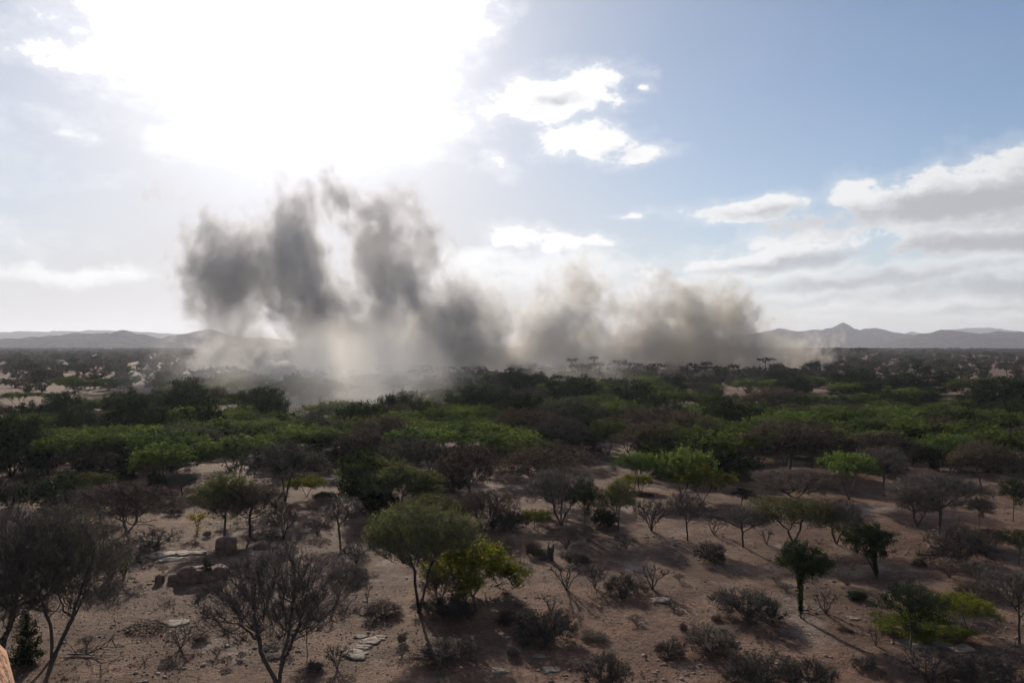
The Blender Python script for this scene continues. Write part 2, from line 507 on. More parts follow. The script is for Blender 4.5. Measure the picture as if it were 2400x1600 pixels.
def smoke(label, blobs, dens, col, noise_scale=0.045, amp=1.5, aniso=0.25, voxel=3.0, seed=0.0, edge=0.55, step=1.0, thr=0.0):
    """blobs: (px, py, dist, rx px, ry px, depth m, weight). The mesh is the outline of the plume, the density inside billows with noise."""
    m, t = mat('smoke')
    m.cycles.volume_step_rate = step
    pos = S(t, t.node('ShaderNodeNewGeometry').outputs['Position'])
    p1 = t.vm('ADD', t.vm('MULTIPLY', pos, (1, 1, 0.85)), (seed * 13.0, seed * 7.0, 0))
    wn = t.node('ShaderNodeTexNoise')
    t.put(wn.inputs['Vector'], p1); wn.inputs['Scale'].default_value = noise_scale * 0.55; wn.inputs['Detail'].default_value = 2.0
    warp = t.scale(t.vm('SUBTRACT', S(t, wn.outputs['Color']), (0.5, 0.5, 0.5)), 44.0)
    pw = t.vm('ADD', pos, warp)
    pw2 = t.vm('ADD', p1, t.scale(warp, 0.35))
    acc = None
    verts, faces = [], []
    for px, py, dist, rx, ry, dy, wt in blobs:
        c = at(px, py, dist)
        k = dist / F_PX
        mp = t.node('ShaderNodeMapping', vector_type='TEXTURE')
        t.put(mp.inputs['Vector'], pw)
        mp.inputs['Location'].default_value = tuple(c)
        mp.inputs['Scale'].default_value = (rx * k, dy, ry * k)
        mval = t.m('MULTIPLY_ADD', t.vm('LENGTH', S(t, mp.outputs[0])), -wt, wt)
        acc = mval if acc is None else acc.max(mval)
        bmv = []
        nb = 14
        base = len(verts)
        # sphere for the outline mesh
        for i in range(nb + 1):
            th = math.pi * i / nb
            for j in range(2 * nb):
                ph = math.pi * j / nb
                v = c + Vector((math.sin(th) * math.cos(ph) * (rx * k * 1.12 + 5), math.sin(th) * math.sin(ph) * (dy * 1.12 + 5), math.cos(th) * (ry * k * 1.12 + 5)))
                v.z = max(v.z, -2.0)
                verts.append(v)
        for i in range(nb):
            for j in range(2 * nb):
                a = base + i * 2 * nb + j; b = base + i * 2 * nb + (j + 1) % (2 * nb)
                faces.append((a, a + 2 * nb, b + 2 * nb, b))
    n = t.noise(pw2, noise_scale, 5.0, 0.6)
    n2 = t.noise(pw2, noise_scale * 4.0, 3.0, 0.6)
    f = t.smooth(acc + (n - 0.5) * amp + (n2 - 0.5) * amp * 0.55, thr, thr + edge)
    z = t.sep(pos)[2]
    v = t.node('ShaderNodeVolumePrincipled')
    v.inputs['Color'].default_value = (*col, 1)
    v.inputs['Anisotropy'].default_value = aniso
    v.inputs['Density Attribute'].default_value = ''
    t.link(f * dens, v.inputs['Density'])
    out = t.node('ShaderNodeOutputMaterial')
    t.link(v.outputs[0], out.inputs['Volume'])
    o = mesh_obj('smoke_plume', verts, faces, m)
    md = o.modifiers.new('outline', 'REMESH'); md.mode = 'VOXEL'; md.voxel_size = voxel
    dg = bpy.context.evaluated_depsgraph_get()
    me = bpy.data.meshes.new_from_object(o.evaluated_get(dg), depsgraph=dg)
    me.materials.clear(); me.materials.append(m)
    old = o.data
    o.modifiers.clear(); o.data = me; bpy.data.meshes.remove(old)
    tag(o, label, 'smoke', 'smoke from the bush fire', 'stuff')
    return o

smoke('tall dark grey column of smoke at the left end of the fire',
      [(690, 545, 330, 88, 110, 18, 1.8), (715, 630, 330, 95, 150, 22, 2.2), (730, 740, 330, 120, 140, 22, 2.1), (760, 830, 330, 150, 70, 24, 2.0),
       (525, 640, 330, 125, 150, 18, 1.9), (600, 620, 332, 150, 150, 16, 1.9), (535, 730, 330, 100, 110, 14, 1.7), (595, 545, 332, 100, 100, 12, .8), (785, 500, 332, 110, 90, 10, .5), (600, 810, 330, 190, 80, 14, 1.15), (400, 540, 332, 70, 90, 8, .45)],
      0.12, (0.77, 0.76, 0.77), step=.7, seed=1.0, amp=3.8, edge=1.1, thr=0.05, noise_scale=0.045)
smoke('second dark grey smoke column, broken by bright gaps',
      [(890, 620, 340, 90, 140, 17, 2.1), (945, 525, 340, 125, 95, 15, 2.0), (990, 570, 340, 80, 140, 12, 1.7), (930, 690, 338, 150, 120, 17, 1.8), (875, 775, 335, 150, 120, 20, 1.8), (1000, 770, 335, 180, 130, 22, 1.9), (1050, 660, 340, 90, 100, 12, 1.1)],
      0.105, (0.79, 0.78, 0.79), step=.7, seed=2.0, amp=4.0, edge=1.1, thr=0.1, noise_scale=0.045)
smoke('low grey bank of smoke in the middle of the fire line',
      [(1090, 760, 350, 160, 120, 22, 2.1), (1160, 740, 350, 140, 110, 17, 1.9), (1270, 790, 350, 220, 110, 24, 2.0), (950, 835, 340, 300, 90, 26, 2.6), (1180, 840, 345, 300, 80, 24, 2.6), (1330, 835, 350, 220, 75, 22, 2.4)],
      0.10, (0.84, 0.82, 0.79), step=.8, seed=3.0, amp=4.2, edge=1.2, thr=0.0)
smoke('brownish bank of smoke at the right end of the fire',
      [(1420, 780, 380, 140, 105, 18, 2.2), (1375, 715, 380, 70, 85, 11, 1.5), (1500, 755, 380, 120, 95, 14, 1.6), (1620, 760, 380, 160, 105, 16, 1.8), (1740, 770, 380, 105, 100, 15, 1.9), (1560, 830, 380, 380, 80, 28, 2.7), (1820, 818, 380, 140, 65, 20, 1.4), (1350, 680, 382, 70, 80, 9, .6)],
      0.105, (0.75, 0.71, 0.655), step=.8, seed=4.0, amp=4.6, edge=1.2, thr=0.0)
smoke('thin bluish smoke drifting over the trees in front of the fire',
      [(780, 890, 210, 420, 150, 45, 1.2), (890, 930, 170, 260, 190, 40, 1.4), (580, 870, 240, 260, 100, 40, 1.0), (1340, 900, 230, 200, 90, 40, .4), (880, 930, 128, 260, 130, 26, .85), (640, 920, 150, 240, 100, 26, .6)],
      0.034, (0.97, 0.955, 0.93), seed=5.0, amp=2.4, noise_scale=0.03, edge=1.8, thr=0.0, aniso=0.4, step=3.0)
# ------------------------------------------------------------------ plant materials
BARK = bark_mat('grey_bark', (0.0468, 0.0374, 0.0312, 1), (0.0897, 0.0718, 0.0608, 1))
BARK_DARK = bark_mat('dark_bark', (0.0234, 0.0187, 0.0156, 1), (0.0546, 0.0429, 0.0351, 1))
TWIG = bark_mat('grey_brown_twig', (0.0544, 0.0422, 0.0358, 1), (0.0959, 0.0736, 0.0608, 1), 0.4)
TWIG_RED = bark_mat('reddish_twig', (0.0576, 0.0371, 0.0269, 1), (0.0959, 0.0608, 0.0435, 1), 0.4)
TWIG_DARK = bark_mat('dark_twig', (0.0288, 0.0230, 0.0205, 1), (0.0544, 0.0422, 0.0371, 1), 0.4)
LEAF_OLIVE = leaf_mat('olive_leaf', (0.070, 0.085, 0.028, 1), (0.120, 0.125, 0.040, 1), 0.42)
LEAF_FINE = leaf_mat('fine_green_leaf', (0.085, 0.108, 0.042, 1), (0.130, 0.145, 0.056, 1), 0.5)
LEAF_BRIGHT = leaf_mat('bright_green_leaf', (0.085, 0.102, 0.020, 1), (0.155, 0.165, 0.030, 1), 0.5, 0.25)
LEAF_MID = leaf_mat('green_leaf', (0.042, 0.068, 0.022, 1), (0.092, 0.128, 0.034, 1), 0.54, 0.5, 0.22)
LEAF_DARK = leaf_mat('dark_evergreen_leaf', (0.0153, 0.0265, 0.0112, 1), (0.0313, 0.0453, 0.0167, 1), 0.3, 0.3, 0.4)
LEAF_BROWN = leaf_mat('dry_brown_leaf', (0.0593, 0.0460, 0.0321, 1), (0.0941, 0.0731, 0.0460, 1), 0.3, 0.35, 0.5)
LEAF_GREY = leaf_mat('grey_green_leaf', (0.0418, 0.0432, 0.0321, 1), (0.0663, 0.0641, 0.0446, 1), 0.3, 0.35, 0.5)
LEAF_YELLOW = leaf_mat('yellow_green_leaf', (0.16, 0.17, 0.02, 1), (0.24, 0.22, 0.03, 1), 0.5)
STRAW = leaf_mat('straw', (0.17, 0.115, 0.06, 1), (0.26, 0.18, 0.095, 1), 0.35)

# ------------------------------------------------------------------ growing a plant
def norm(v):
    return v / np.maximum(np.linalg.norm(v, axis=-1, keepdims=True), 1e-9)

def colonize(att, nodes, par, D, di, dk, iters, rng, wob=0.18, trop=0.0):
    """Branches grow towards the points of the crown until every point is reached."""
    P = [np.array(n, float) for n in nodes]; par = list(par)
    kids = [0] * len(P)
    att = np.array(att)
    nd = np.full(len(att), 1e9); ni = np.zeros(len(att), int)
    fresh = np.arange(len(P))
    alive = np.ones(len(att), bool)
    for _ in range(iters):
        A = np.array([P[i] for i in fresh])
        if len(A):
            dist = np.linalg.norm(att[:, None, :] - A[None, :, :], axis=-1)
            j = dist.argmin(1); dm = dist[np.arange(len(att)), j]
            better = dm < nd
            nd[better] = dm[better]; ni[better] = fresh[j[better]]
        alive &= nd > dk
        use = alive & (nd < di)
        if not use.any():
            break
        Pa = np.array(P)
        vec = norm(att[use] - Pa[ni[use]])
        acc = np.zeros_like(Pa); np.add.at(acc, ni[use], vec)
        idx = np.unique(ni[use])
        new = []
        for i in idx:
            if kids[i] >= 3:
                nd[ni == i] = np.minimum(nd[ni == i], di * 0.999)
                continue
            v = acc[i]; v = v / max(np.linalg.norm(v), 1e-6) + rng.normal(0, wob, 3); v[2] += trop
            v = v / max(np.linalg.norm(v), 1e-6)
            P.append(P[i] + v * D); par.append(int(i)); kids.append(0); kids[i] += 1
            new.append(len(P) - 1)
        fresh = np.array(new, int)
        if not len(fresh):
            break
    return np.array(P), np.array(par)

def radii(P, par, tip, e=2.3, rmax=None):
    n = len(P); acc = np.zeros(n)
    r = np.zeros(n)
    for i in range(n - 1, -1, -1):
        r[i] = tip if acc[i] == 0 else acc[i] ** (1 / e)
        if par[i] >= 0:
            acc[par[i]] += r[i] ** e
    if rmax and r.max() > rmax:
        k = math.log(rmax / tip) / math.log(r.max() / tip)
        r = tip * (r / tip) ** k
    return r

def frames(d):
    ref = np.tile(np.array([[0.31, 0.17, 0.93]]), (len(d), 1))
    flip = np.abs((d * norm(ref)).sum(1)) > 0.92
    ref[flip] = (0.94, 0.3, 0.1)
    a = norm(np.cross(d, ref)); b = np.cross(d, a)
    return a, b

def tubes(P0, P1, R0, R1, D0, D1, k):
    n = len(P0)
    ang = np.arange(k) * 2 * math.pi / k
    c, s = np.cos(ang)[None, :, None], np.sin(ang)[None, :, None]
    a0, b0 = frames(D0); a1, b1 = frames(D1)
    r0 = P0[:, None] + R0[:, None, None] * (a0[:, None] * c + b0[:, None] * s)
    r1 = P1[:, None] + R1[:, None, None] * (a1[:, None] * c + b1[:, None] * s)
    V = np.concatenate([r0, r1], 1).reshape(-1, 3)
    base = (np.arange(n) * 2 * k)[:, None]
    j = np.arange(k)[None]; j2 = (np.arange(k)[None] + 1) % k
    F = np.stack([base + j, base + j2, base + k + j2, base + k + j], -1).reshape(-1, 4)
    return V, F

def spikes(P0, P1, R):
    """Thin twigs, each a three-sided spike."""
    n = len(P0); d = norm(P1 - P0); a, b = frames(d)
    V = np.empty((n, 4, 3))
    for i in range(3):
        t = i * 2.0944
        V[:, i] = P0 + R[:, None] * (a * math.cos(t) + b * math.sin(t))
    V[:, 3] = P1
    o = (np.arange(n) * 4)[:, None]
    F = np.concatenate([o + np.array([[0, 1, 3]]), o + np.array([[1, 2, 3]]), o + np.array([[2, 0, 3]])])
    return V.reshape(-1, 3), F

def leaves(C, L, Wd, rng, flat=0.5, droop=0.0):
    """Leaf sprays: small lozenges round the given points."""
    n = len(C)
    u = rng.normal(0, 1, (n, 3)); u[:, 2] *= (1 - flat); u[:, 2] -= droop; u = norm(u)
    w = rng.normal(0, 1, (n, 3)); w[:, 2] *= (1 - flat); w = norm(np.cross(u, np.cross(w, u)))
    L = L * rng.uniform(0.6, 1.4, n)[:, None]; Wd = Wd * rng.uniform(0.6, 1.4, n)[:, None]
    bend = rng.normal(0, 0.18, (n, 1)) * np.cross(u, w) * L
    V = np.stack([C - u * L * 0.5, C + w * Wd * 0.5 + bend, C + u * L * 0.5, C - w * Wd * 0.5 + bend * .5], 1).reshape(-1, 3)
    o = (np.arange(n) * 4)[:, None]
    F = np.concatenate([o + np.array([[0, 1, 2]]), o + np.array([[0, 2, 3]])])
    return V, F

class Build:
    def __init__(self): self.V, self.F, self.M, self.n = [], [], [], 0
    def add(self, VF, m):
        V, F = VF
        if len(V) == 0: return
        self.V.append(V); self.F.append(F + self.n); self.M.append(m); self.n += len(V)
    def mesh(self, name, mats):
        return np_mesh(name, np.concatenate(self.V), self.F, mats, self.M)

def crown_points(rng, n, H, W, b0, b1, pe, drop, shell, clumps, csize, lean, cz=0.55):
    R = W / 2
    lob = [(rng.integers(2, 6), rng.uniform(0, 6.28), rng.uniform(.07, .2)) for _ in range(3)]
    def env(m):
        th = rng.uniform(0, 2 * math.pi, m); rr = np.sqrt(rng.uniform(0, 1, m))
        Rt = R * (1 + sum(a * np.sin(k * th + p) for k, p, a in lob))
        top = H - drop * rr ** 2.4 + 0.05 * H * np.sin(3 * th + lob[0][1]) * rr
        bot = b0 + (b1 - b0) * rr ** pe
        u = rng.uniform(0, 1, m) ** (1.0 / (1 + 2.5 * shell))
        z = bot + np.maximum(top - bot, 0.03 * H) * u
        return np.stack([np.cos(th) * rr * Rt + lean[0] * z / H, np.sin(th) * rr * Rt + lean[1] * z / H, z], -1)
    if clumps:
        c = env(clumps)
        p = c[rng.integers(0, clumps, n)] + rng.normal(0, 1, (n, 3)) * np.array([csize, csize, csize * cz])
        q = env(n)
        pick = rng.uniform(0, 1, n) < 0.3
        p[pick] = q[pick]
        return p
    return env(n)

PROTOS = {}
def grow(key, seed, H, W, b0, b1, pe=1.0, drop=0.5, shell=0.6, natt=900, D=0.2, stems=1, fork=0.25, spread=0.12, lean=(0, 0), tip=0.008, rmax=0.12,
         clumps=0, csize=0.4, twigs=2, tlen=0.3, trad=0.006, tup=0.3, leaf=0, llen=0.1, lwid=0.05, lflat=0.5, lscat=0.12, droop=0.0, bark=None, twig=None, lmat=None,
         thick=0.03, split=True, extra=None, extra_n=0, wob=0.18, di=7.0, dk=1.6, low_bits=0, iters=90, sub=0, srad=None, cz=0.55):
    rng = np.random.default_rng(seed)
    nodes, par = [np.array([0, 0, -0.05])], [-1]
    # main stem(s) up to the fork
    heads = []
    for s in range(stems):
        a = rng.uniform(0, 6.28) if stems == 1 else s * 6.28 / stems + rng.uniform(-.4, .4)
        hgt = fork * H * rng.uniform(0.8, 1.2)
        steps = max(1, int(hgt / D))
        sp = spread * W * (0.3 if stems == 1 else rng.uniform(0.6, 1.3))
        prev = 0
        for i in range(1, steps + 1):
            f = i / steps
            p = np.array([math.cos(a) * sp * f + lean[0] * f * fork + rng.normal(0, D * 0.08), math.sin(a) * sp * f + lean[1] * f * fork + rng.normal(0, D * 0.08), hgt * f])
            nodes.append(p); par.append(prev); prev = len(nodes) - 1
        heads.append(prev)
    att = crown_points(rng, natt, H, W, b0, b1, pe, drop, shell, clumps, csize, lean, cz)
    P, par = colonize(att, nodes, par, D, max(di * D, 0.45 * W), dk * D, iters, rng, wob)
    R = radii(P, par, tip, 2.25, rmax)
    i = np.where(par >= 0)[0]
    pi = par[i]
    dirs = np.zeros_like(P); dirs[i] = norm(P[i] - P[pi]); dirs[0] = (0, 0, 1)
    R0 = np.minimum(R[pi], R[i] * 1.35)
    main = R[pi] < R[i] * 1.5
    D0 = np.where(main[:, None], dirs[pi], dirs[i])
    D0[pi == 0] = dirs[i][pi == 0]
    th = R[i] >= thick
    trunk, crown = Build(), Build()
    root = (pi == 0)
    R0 = np.where(root, R0 * 1.25, R0)
    if th.any():
        trunk.add(tubes(P[pi][th], P[i][th], R0[th], R[i][th], D0[th], dirs[i][th], 6), 0)
    tn = ~th
    target = crown if split else trunk
    if tn.any():
        (crown if split else crown).add(tubes(P[pi][tn], P[i][tn], R0[tn], R[i][tn], D0[tn], dirs[i][tn], 3), 0)
    # twigs
    src = i[(R[i] < tip * 3.0)]
    if twigs and len(src):
        k = rng.integers(0, len(src), int(len(src) * twigs))
        s = src[k]
        f = rng.uniform(0, 1, len(s))[:, None]
        b = P[par[s]] * (1 - f) + P[s] * f
        outw = norm(b - np.array([lean[0] * .6, lean[1] * .6, H * 0.35]))
        d = norm(dirs[s] * 0.7 + outw * 0.45 + rng.normal(0, 0.55, (len(s), 3)) + np.array([0, 0, tup]))
        e = b + d * (tlen * rng.uniform(0.4, 1.3, len(s)))[:, None]
        crown.add(spikes(b, e, np.full(len(s), trad)), 0)
        if sub:
            q = rng.integers(0, len(s), int(len(s) * sub))
            f = rng.uniform(0.15, 0.95, len(q))[:, None]
            b2 = b[q] * (1 - f) + e[q] * f
            d2 = norm(d[q] * 0.8 + rng.normal(0, 0.6, (len(q), 3)) + np.array([0, 0, tup * .6]))
            e2 = b2 + d2 * (tlen * rng.uniform(0.25, 0.8, len(q)))[:, None]
            crown.add(spikes(b2, e2, np.full(len(q), srad or trad * .85)), 0)
            b, e = np.concatenate([b, b2]), np.concatenate([e, e2])
        if leaf:
            q = rng.integers(0, len(b), int(len(s) * leaf))
            f = rng.uniform(0.1, 1.15, len(q))[:, None]
            c = b[q] * (1 - f) + e[q] * f + rng.normal(0, lscat, (len(q), 3)) * np.array([1, 1, 0.6])
            crown.add(leaves(c, llen, lwid, rng, lflat, droop), 1)
    if low_bits:            # dead side twigs hanging from the lower stem
        s = i[(P[i][:, 2] < H * 0.5) & (R[i] > thick * 0.6)]
        s = s[rng.integers(0, len(s), low_bits)]
        d = norm(rng.normal(0, 1, (len(s), 3)) + np.array([0, 0, -0.5]))
        crown.add(spikes(P[s], P[s] + d * rng.uniform(0.3, 0.9, (len(s), 1)), np.full(len(s), trad * 1.3)), 0)
    if extra_n:             # second foliage: clumps of dense leaf on the stems (creepers)
        ex = extra(rng, extra_n, H, W, lean)
        crown.add(leaves(ex, llen * 1.2, lwid * 1.2, rng, 0.2, 0.2), 1)
    PROTOS[key] = dict(H=H, W=W, parts=[])
    mats = [twig or TWIG, lmat or LEAF_OLIVE]
    if split and trunk.n:
        PROTOS[key]['parts'].append(('trunk' if stems <= 2 else 'stem', trunk.mesh('trunk_' + key, [bark or BARK])))
        PROTOS[key]['parts'].append(('crown', crown.mesh('crown_' + key, mats)))
    else:
        if trunk.n:
            crown.add((np.concatenate(trunk.V), np.concatenate(trunk.F)), 0)
        PROTOS[key]['parts'].append((None, crown.mesh('plant_' + key, mats)))
    me = PROTOS[key]['parts'][-1][1]
    co = np.empty(len(me.vertices) * 3, np.float32); me.vertices.foreach_get('co', co); co = co.reshape(-1, 3)
    # true extent, used when a plant is set to its size in the place
    PROTOS[key]['H'] = float(np.percentile(co[:, 2], 99.7))
    PROTOS[key]['W'] = float(np.percentile(co[:, 0], 99) - np.percentile(co[:, 0], 1))
    PROTOS[key]['cx'] = float((np.percentile(co[:, 0], 99) + np.percentile(co[:, 0], 1)) / 2)

# bare umbrella thorn trees
FINE = dict(dk=1.35, trad=.008, srad=.0065)
grow('bare_a', 11, 4.7, 5.2, 1.5, 2.1, 1.2, 1.3, .4, 2400, .19, 1, .30, tip=.009, rmax=.18, twigs=3.8, sub=3.2, tlen=.42, tup=.5, **FINE)
grow('bare_b', 12, 4.7, 5.4, 1.2, 1.9, .9, 1.2, .4, 2400, .19, 3, .20, .10, tip=.009, rmax=.17, twigs=3.6, sub=3.4, tlen=.46, tup=.5, **FINE)
grow('bare_c', 13, 5.6, 6.2, 1.2, 1.9, 1.0, 1.8, .3, 2800, .21, 2, .22, .1, lean=(.8, .2), tip=.008, rmax=.15, twigs=3.6, sub=3.4, tlen=.5, leaf=.6, llen=.09, lwid=.05, lmat=LEAF_OLIVE, tup=.3, low_bits=60, **FINE)
grow('bare_d', 14, 3.6, 4.8, 1.0, 1.3, 1.0, 1.0, .5, 1700, .18, 2, .26, .12, tip=.010, rmax=.16, twigs=4.0, sub=3.8, tlen=.38, twig=TWIG_RED, leaf=.8, lmat=LEAF_BROWN, llen=.08, lwid=.05, **FINE)
grow('bare_e', 15, 3.4, 4.4, 1.1, 1.7, 1.0, .9, .6, 1500, .18, 1, .34, .1, lean=(-.4, 0), tip=.010, rmax=.15, twigs=3.8, sub=3.6, tlen=.36, twig=TWIG, **FINE)
# feathery green vase-shaped acacia
grow('vase_green', 21, 4.7, 5.0, 1.35, 2.9, .75, 1.1, .25, 2200, .18, 2, .26, .06, tip=.007, rmax=.13, twigs=4.0, sub=2.0, tlen=.5, trad=.006, tup=.85, leaf=2.5, llen=.17, lwid=.026, lflat=.0, lscat=.05, lmat=LEAF_FINE, bark=BARK_DARK, twig=TWIG, low_bits=160, dk=1.35)
# olive acacias with thin leaf
grow('olive_a', 31, 3.8, 4.4, 1.2, 1.7, 1.0, 1.1, .6, 1600, .18, 1, .34, .06, tip=.008, rmax=.13, twigs=3.2, sub=2.6, tlen=.38, leaf=5.0, llen=.12, lwid=.05, lflat=.6, lmat=LEAF_OLIVE, low_bits=40, **FINE)
grow('olive_b', 32, 3.5, 4.6, 1.2, 1.7, 1.0, .8, .7, 1600, .18, 2, .3, .1, tip=.008, rmax=.14, twigs=3.2, sub=2.6, tlen=.38, leaf=4.2, llen=.12, lwid=.05, lflat=.6, lmat=LEAF_OLIVE, twig=TWIG_RED, **FINE)
grow('brown_a', 33, 3.6, 4.4, 1.1, 1.5, 1.0, 1.1, .5, 1600, .18, 1, .32, .06, tip=.008, rmax=.14, twigs=3.2, sub=3.0, tlen=.36, leaf=3.5, llen=.10, lwid=.05, lmat=LEAF_BROWN, twig=TWIG_RED, bark=BARK_DARK, **FINE)
grow('layer_a', 34, 3.3, 5.2, 1.3, 1.6, 1.0, 1.0, .8, 1300, .19, 2, .36, .08, tip=.008, rmax=.11, clumps=34, csize=.36, twigs=3.0, sub=2.0, tlen=.38, leaf=7.0, llen=.15, lwid=.065, lflat=.75, lmat=LEAF_OLIVE, **FINE)
# low spreading bright green bushes
grow('bright_a', 41, 2.2, 3.8, .4, .25, 1.0, 1.0, .5, 1000, .16, 4, .2, .12, tip=.006, rmax=.06, clumps=40, csize=.26, twigs=2.4, tlen=.34, leaf=9, llen=.16, lwid=.06, lflat=.7, lscat=.12, droop=.25, lmat=LEAF_BRIGHT)
grow('bright_b', 42, 2.4, 4.6, 1.0, 1.2, 1.0, .7, .7, 1000, .17, 2, .36, .1, tip=.006, rmax=.07, clumps=44, csize=.26, twigs=2.4, tlen=.34, leaf=6, llen=.17, lwid=.065, lflat=.75, lscat=.12, droop=.15, lmat=LEAF_BRIGHT)
# dry shrubs
for j, (W_, st, lm, tw_) in enumerate([(1.9, 7, LEAF_BROWN, TWIG), (1.7, 6, LEAF_BROWN, TWIG_RED), (2.1, 8, LEAF_GREY, TWIG), (1.6, 5, LEAF_BROWN, TWIG_DARK)]):
    grow('shrub_%d' % j, 51 + j, 1.25, W_, .22, .42, .9, .35, .5, 620, .085, st, .28, .10, tip=.007, rmax=.035, thick=.016, twigs=2.4, sub=2.0, tlen=.2, trad=.007, tup=.5, twig=tw_)
for j, (W_, st, lm, tw_) in enumerate([(2.0, 8, LEAF_BROWN, TWIG_DARK), (2.2, 9, LEAF_GREY, TWIG), (1.9, 7, LEAF_BROWN, TWIG_RED), (2.3, 7, LEAF_GREY, TWIG_DARK), (1.8, 6, LEAF_BROWN, TWIG)]):
    grow('dense_%d' % j, 61 + j, 1.1, W_, .02, .05, 1.0, .55, .3, 800, .085, st, .25, .14, tip=.007, rmax=.03, thick=.014, clumps=15, csize=.17, twigs=3.4, sub=2.6, tlen=.27, trad=.0065, tup=.5, leaf=1.6, llen=.055, lwid=.035, lscat=.05, lmat=lm, twig=tw_)
for j in range(2):
    grow('open_%d' % j, 71 + j, 1.3, 1.5, .5, .7, .8, .25, .4, 90, .11, 6, .45, .16, tip=.011, rmax=.04, thick=.016, twigs=2.6, sub=1.5, tlen=.2, trad=.009, tup=.6, twig=TWIG_RED if j else TWIG)
grow('grey_bush', 75, 1.5, 2.0, .15, .15, 1.0, .5, .5, 600, .1, 6, .25, .1, tip=.007, rmax=.04, thick=.016, twigs=2.6, sub=1.5, tlen=.22, leaf=5.0, llen=.08, lwid=.05, lscat=.07, lmat=LEAF_GREY)
grow('green_bush', 76, 1.5, 2.2, .1, .1, 1.0, .6, .5, 600, .11, 5, .25, .1, tip=.006, rmax=.04, thick=.016, clumps=26, csize=.2, twigs=2.4, tlen=.22, leaf=9, llen=.10, lwid=.06, lscat=.08, lmat=LEAF_DARK)
# dark evergreen small trees, some wrapped in creeper
def creeper(rng, n, H, W, lean):
    z = np.clip(rng.uniform(0.10, .85, n) + rng.normal(0, .03, n), .04, .9) * H
    a = rng.uniform(0, 6.28, n); r = W * .03 + W * .22 * rng.uniform(0, 1, n) ** 1.6 * np.abs(np.sin(a * 2.0 + z * 3.3) * .6 + np.sin(z * 6.7 + a) * .5) * (.12 + 1.5 * (z / H) ** 1.8)
    return np.stack([np.cos(a) * r + lean[0] * z / H * .6, np.sin(a) * r + lean[1] * z / H * .6, z], -1)
grow('dark_a', 81, 3.2, 2.6, 1.4, 2.1, .7, .7, .3, 900, .14, 1, .42, .05, lean=(-.15, 0), tip=.007, rmax=.2, clumps=26, csize=.24, twigs=2.6, tlen=.2, leaf=17, llen=.07, lwid=.038, lscat=.09, lmat=LEAF_DARK, bark=BARK_DARK, twig=TWIG_DARK, extra=creeper, extra_n=2200)
grow('dark_b', 82, 3.2, 2.8, .9, 1.2, .8, 1.0, .4, 850, .14, 2, .28, .1, lean=(-.9, 0), tip=.007, rmax=.12, clumps=14, csize=.3, twigs=2.6, tlen=.2, leaf=17, llen=.07, lwid=.038, lscat=.09, lmat=LEAF_DARK, bark=BARK_DARK, twig=TWIG_DARK, extra=creeper, extra_n=3600)
grow('dark_c', 83, 3.4, 3.0, 1.3, 1.7, 1.0, .8, .5, 800, .15, 1, .36, .06, lean=(.2, 0), tip=.007, rmax=.10, clumps=28, csize=.24, twigs=2.6, sub=1.0, tlen=.26, leaf=11.0, llen=.075, lwid=.04, lscat=.09, lmat=LEAF_DARK, twig=TWIG_DARK)
grow('cone', 84, 2.4, 1.3, .02, .05, 1.0, 2.2, .2, 600, .13, 3, .3, .03, tip=.008, rmax=.05, thick=.03, twigs=2.4, tlen=.16, leaf=10.0, llen=.10, lwid=.06, lscat=.08, lmat=LEAF_DARK, twig=TWIG_DARK)
grow('sapling', 85, 1.5, 1.2, .8, .9, 1.0, .3, .5, 40, .11, 2, .5, .08, tip=.009, rmax=.03, thick=.014, twigs=1.8, tlen=.2, leaf=5.0, llen=.12, lwid=.06, lmat=LEAF_YELLOW, twig=TWIG)
# trees of the wooded belt, 70 to 250 m away
for j in range(3):
    grow('round_%d' % j, 91 + j, 6.2, 8.0, .3, .2, 1.0, 3.4, .3, 1000, .42, 3, .16, .08, tip=.016, rmax=.2, thick=.05, clumps=60, csize=.7, twigs=1.6, tlen=.5, trad=.014, leaf=14, llen=.30, lwid=.18, lscat=.28, lflat=.35, lmat=LEAF_DARK, bark=BARK_DARK, twig=TWIG_DARK)
for j in range(3):
    grow('spread_%d' % j, 101 + j, 3.8, 10.0, (2.5, 1.6, 2.1)[j], (2.5, 1.3, 2.0)[j], 1.0, (.9, 1.5, 1.2)[j], .8, 1100, .36, 3, .3, .1, cz=.28, tip=.014, rmax=.16, thick=.04, clumps=60, csize=.55, twigs=1.8, tlen=.5, trad=.012, tup=.0, leaf=11, llen=.30, lwid=.11, lscat=.17, lflat=.88, droop=.1, lmat=LEAF_MID)
for j in range(3):
    grow('umbrella_%d' % j, 111 + j, 4.4, 7.6, 1.6, 1.8, 1.2, 1.5, .7, 1000, .34, 1 + (j == 1), .34, .08, tip=.014, rmax=.17, thick=.04, twigs=3.2, sub=2.0, tlen=.55, trad=.014, leaf=6.0, llen=.18, lwid=.10, lflat=.6, lmat=(LEAF_BROWN, LEAF_GREY, LEAF_BROWN)[j], twig=(TWIG, TWIG, TWIG_RED)[j])
for j in range(2):
    grow('scrub_%d' % j, 121 + j, 2.6, 4.4, .1, .1, 1.0, 1.0, .5, 600, .25, 5, .2, .1, tip=.010, rmax=.08, thick=.03, clumps=26, csize=.36, twigs=2.2, tlen=.4, trad=.012, leaf=(7, 9)[j], llen=.18, lwid=.10, lscat=.14, lmat=(LEAF_GREY, LEAF_DARK)[j])
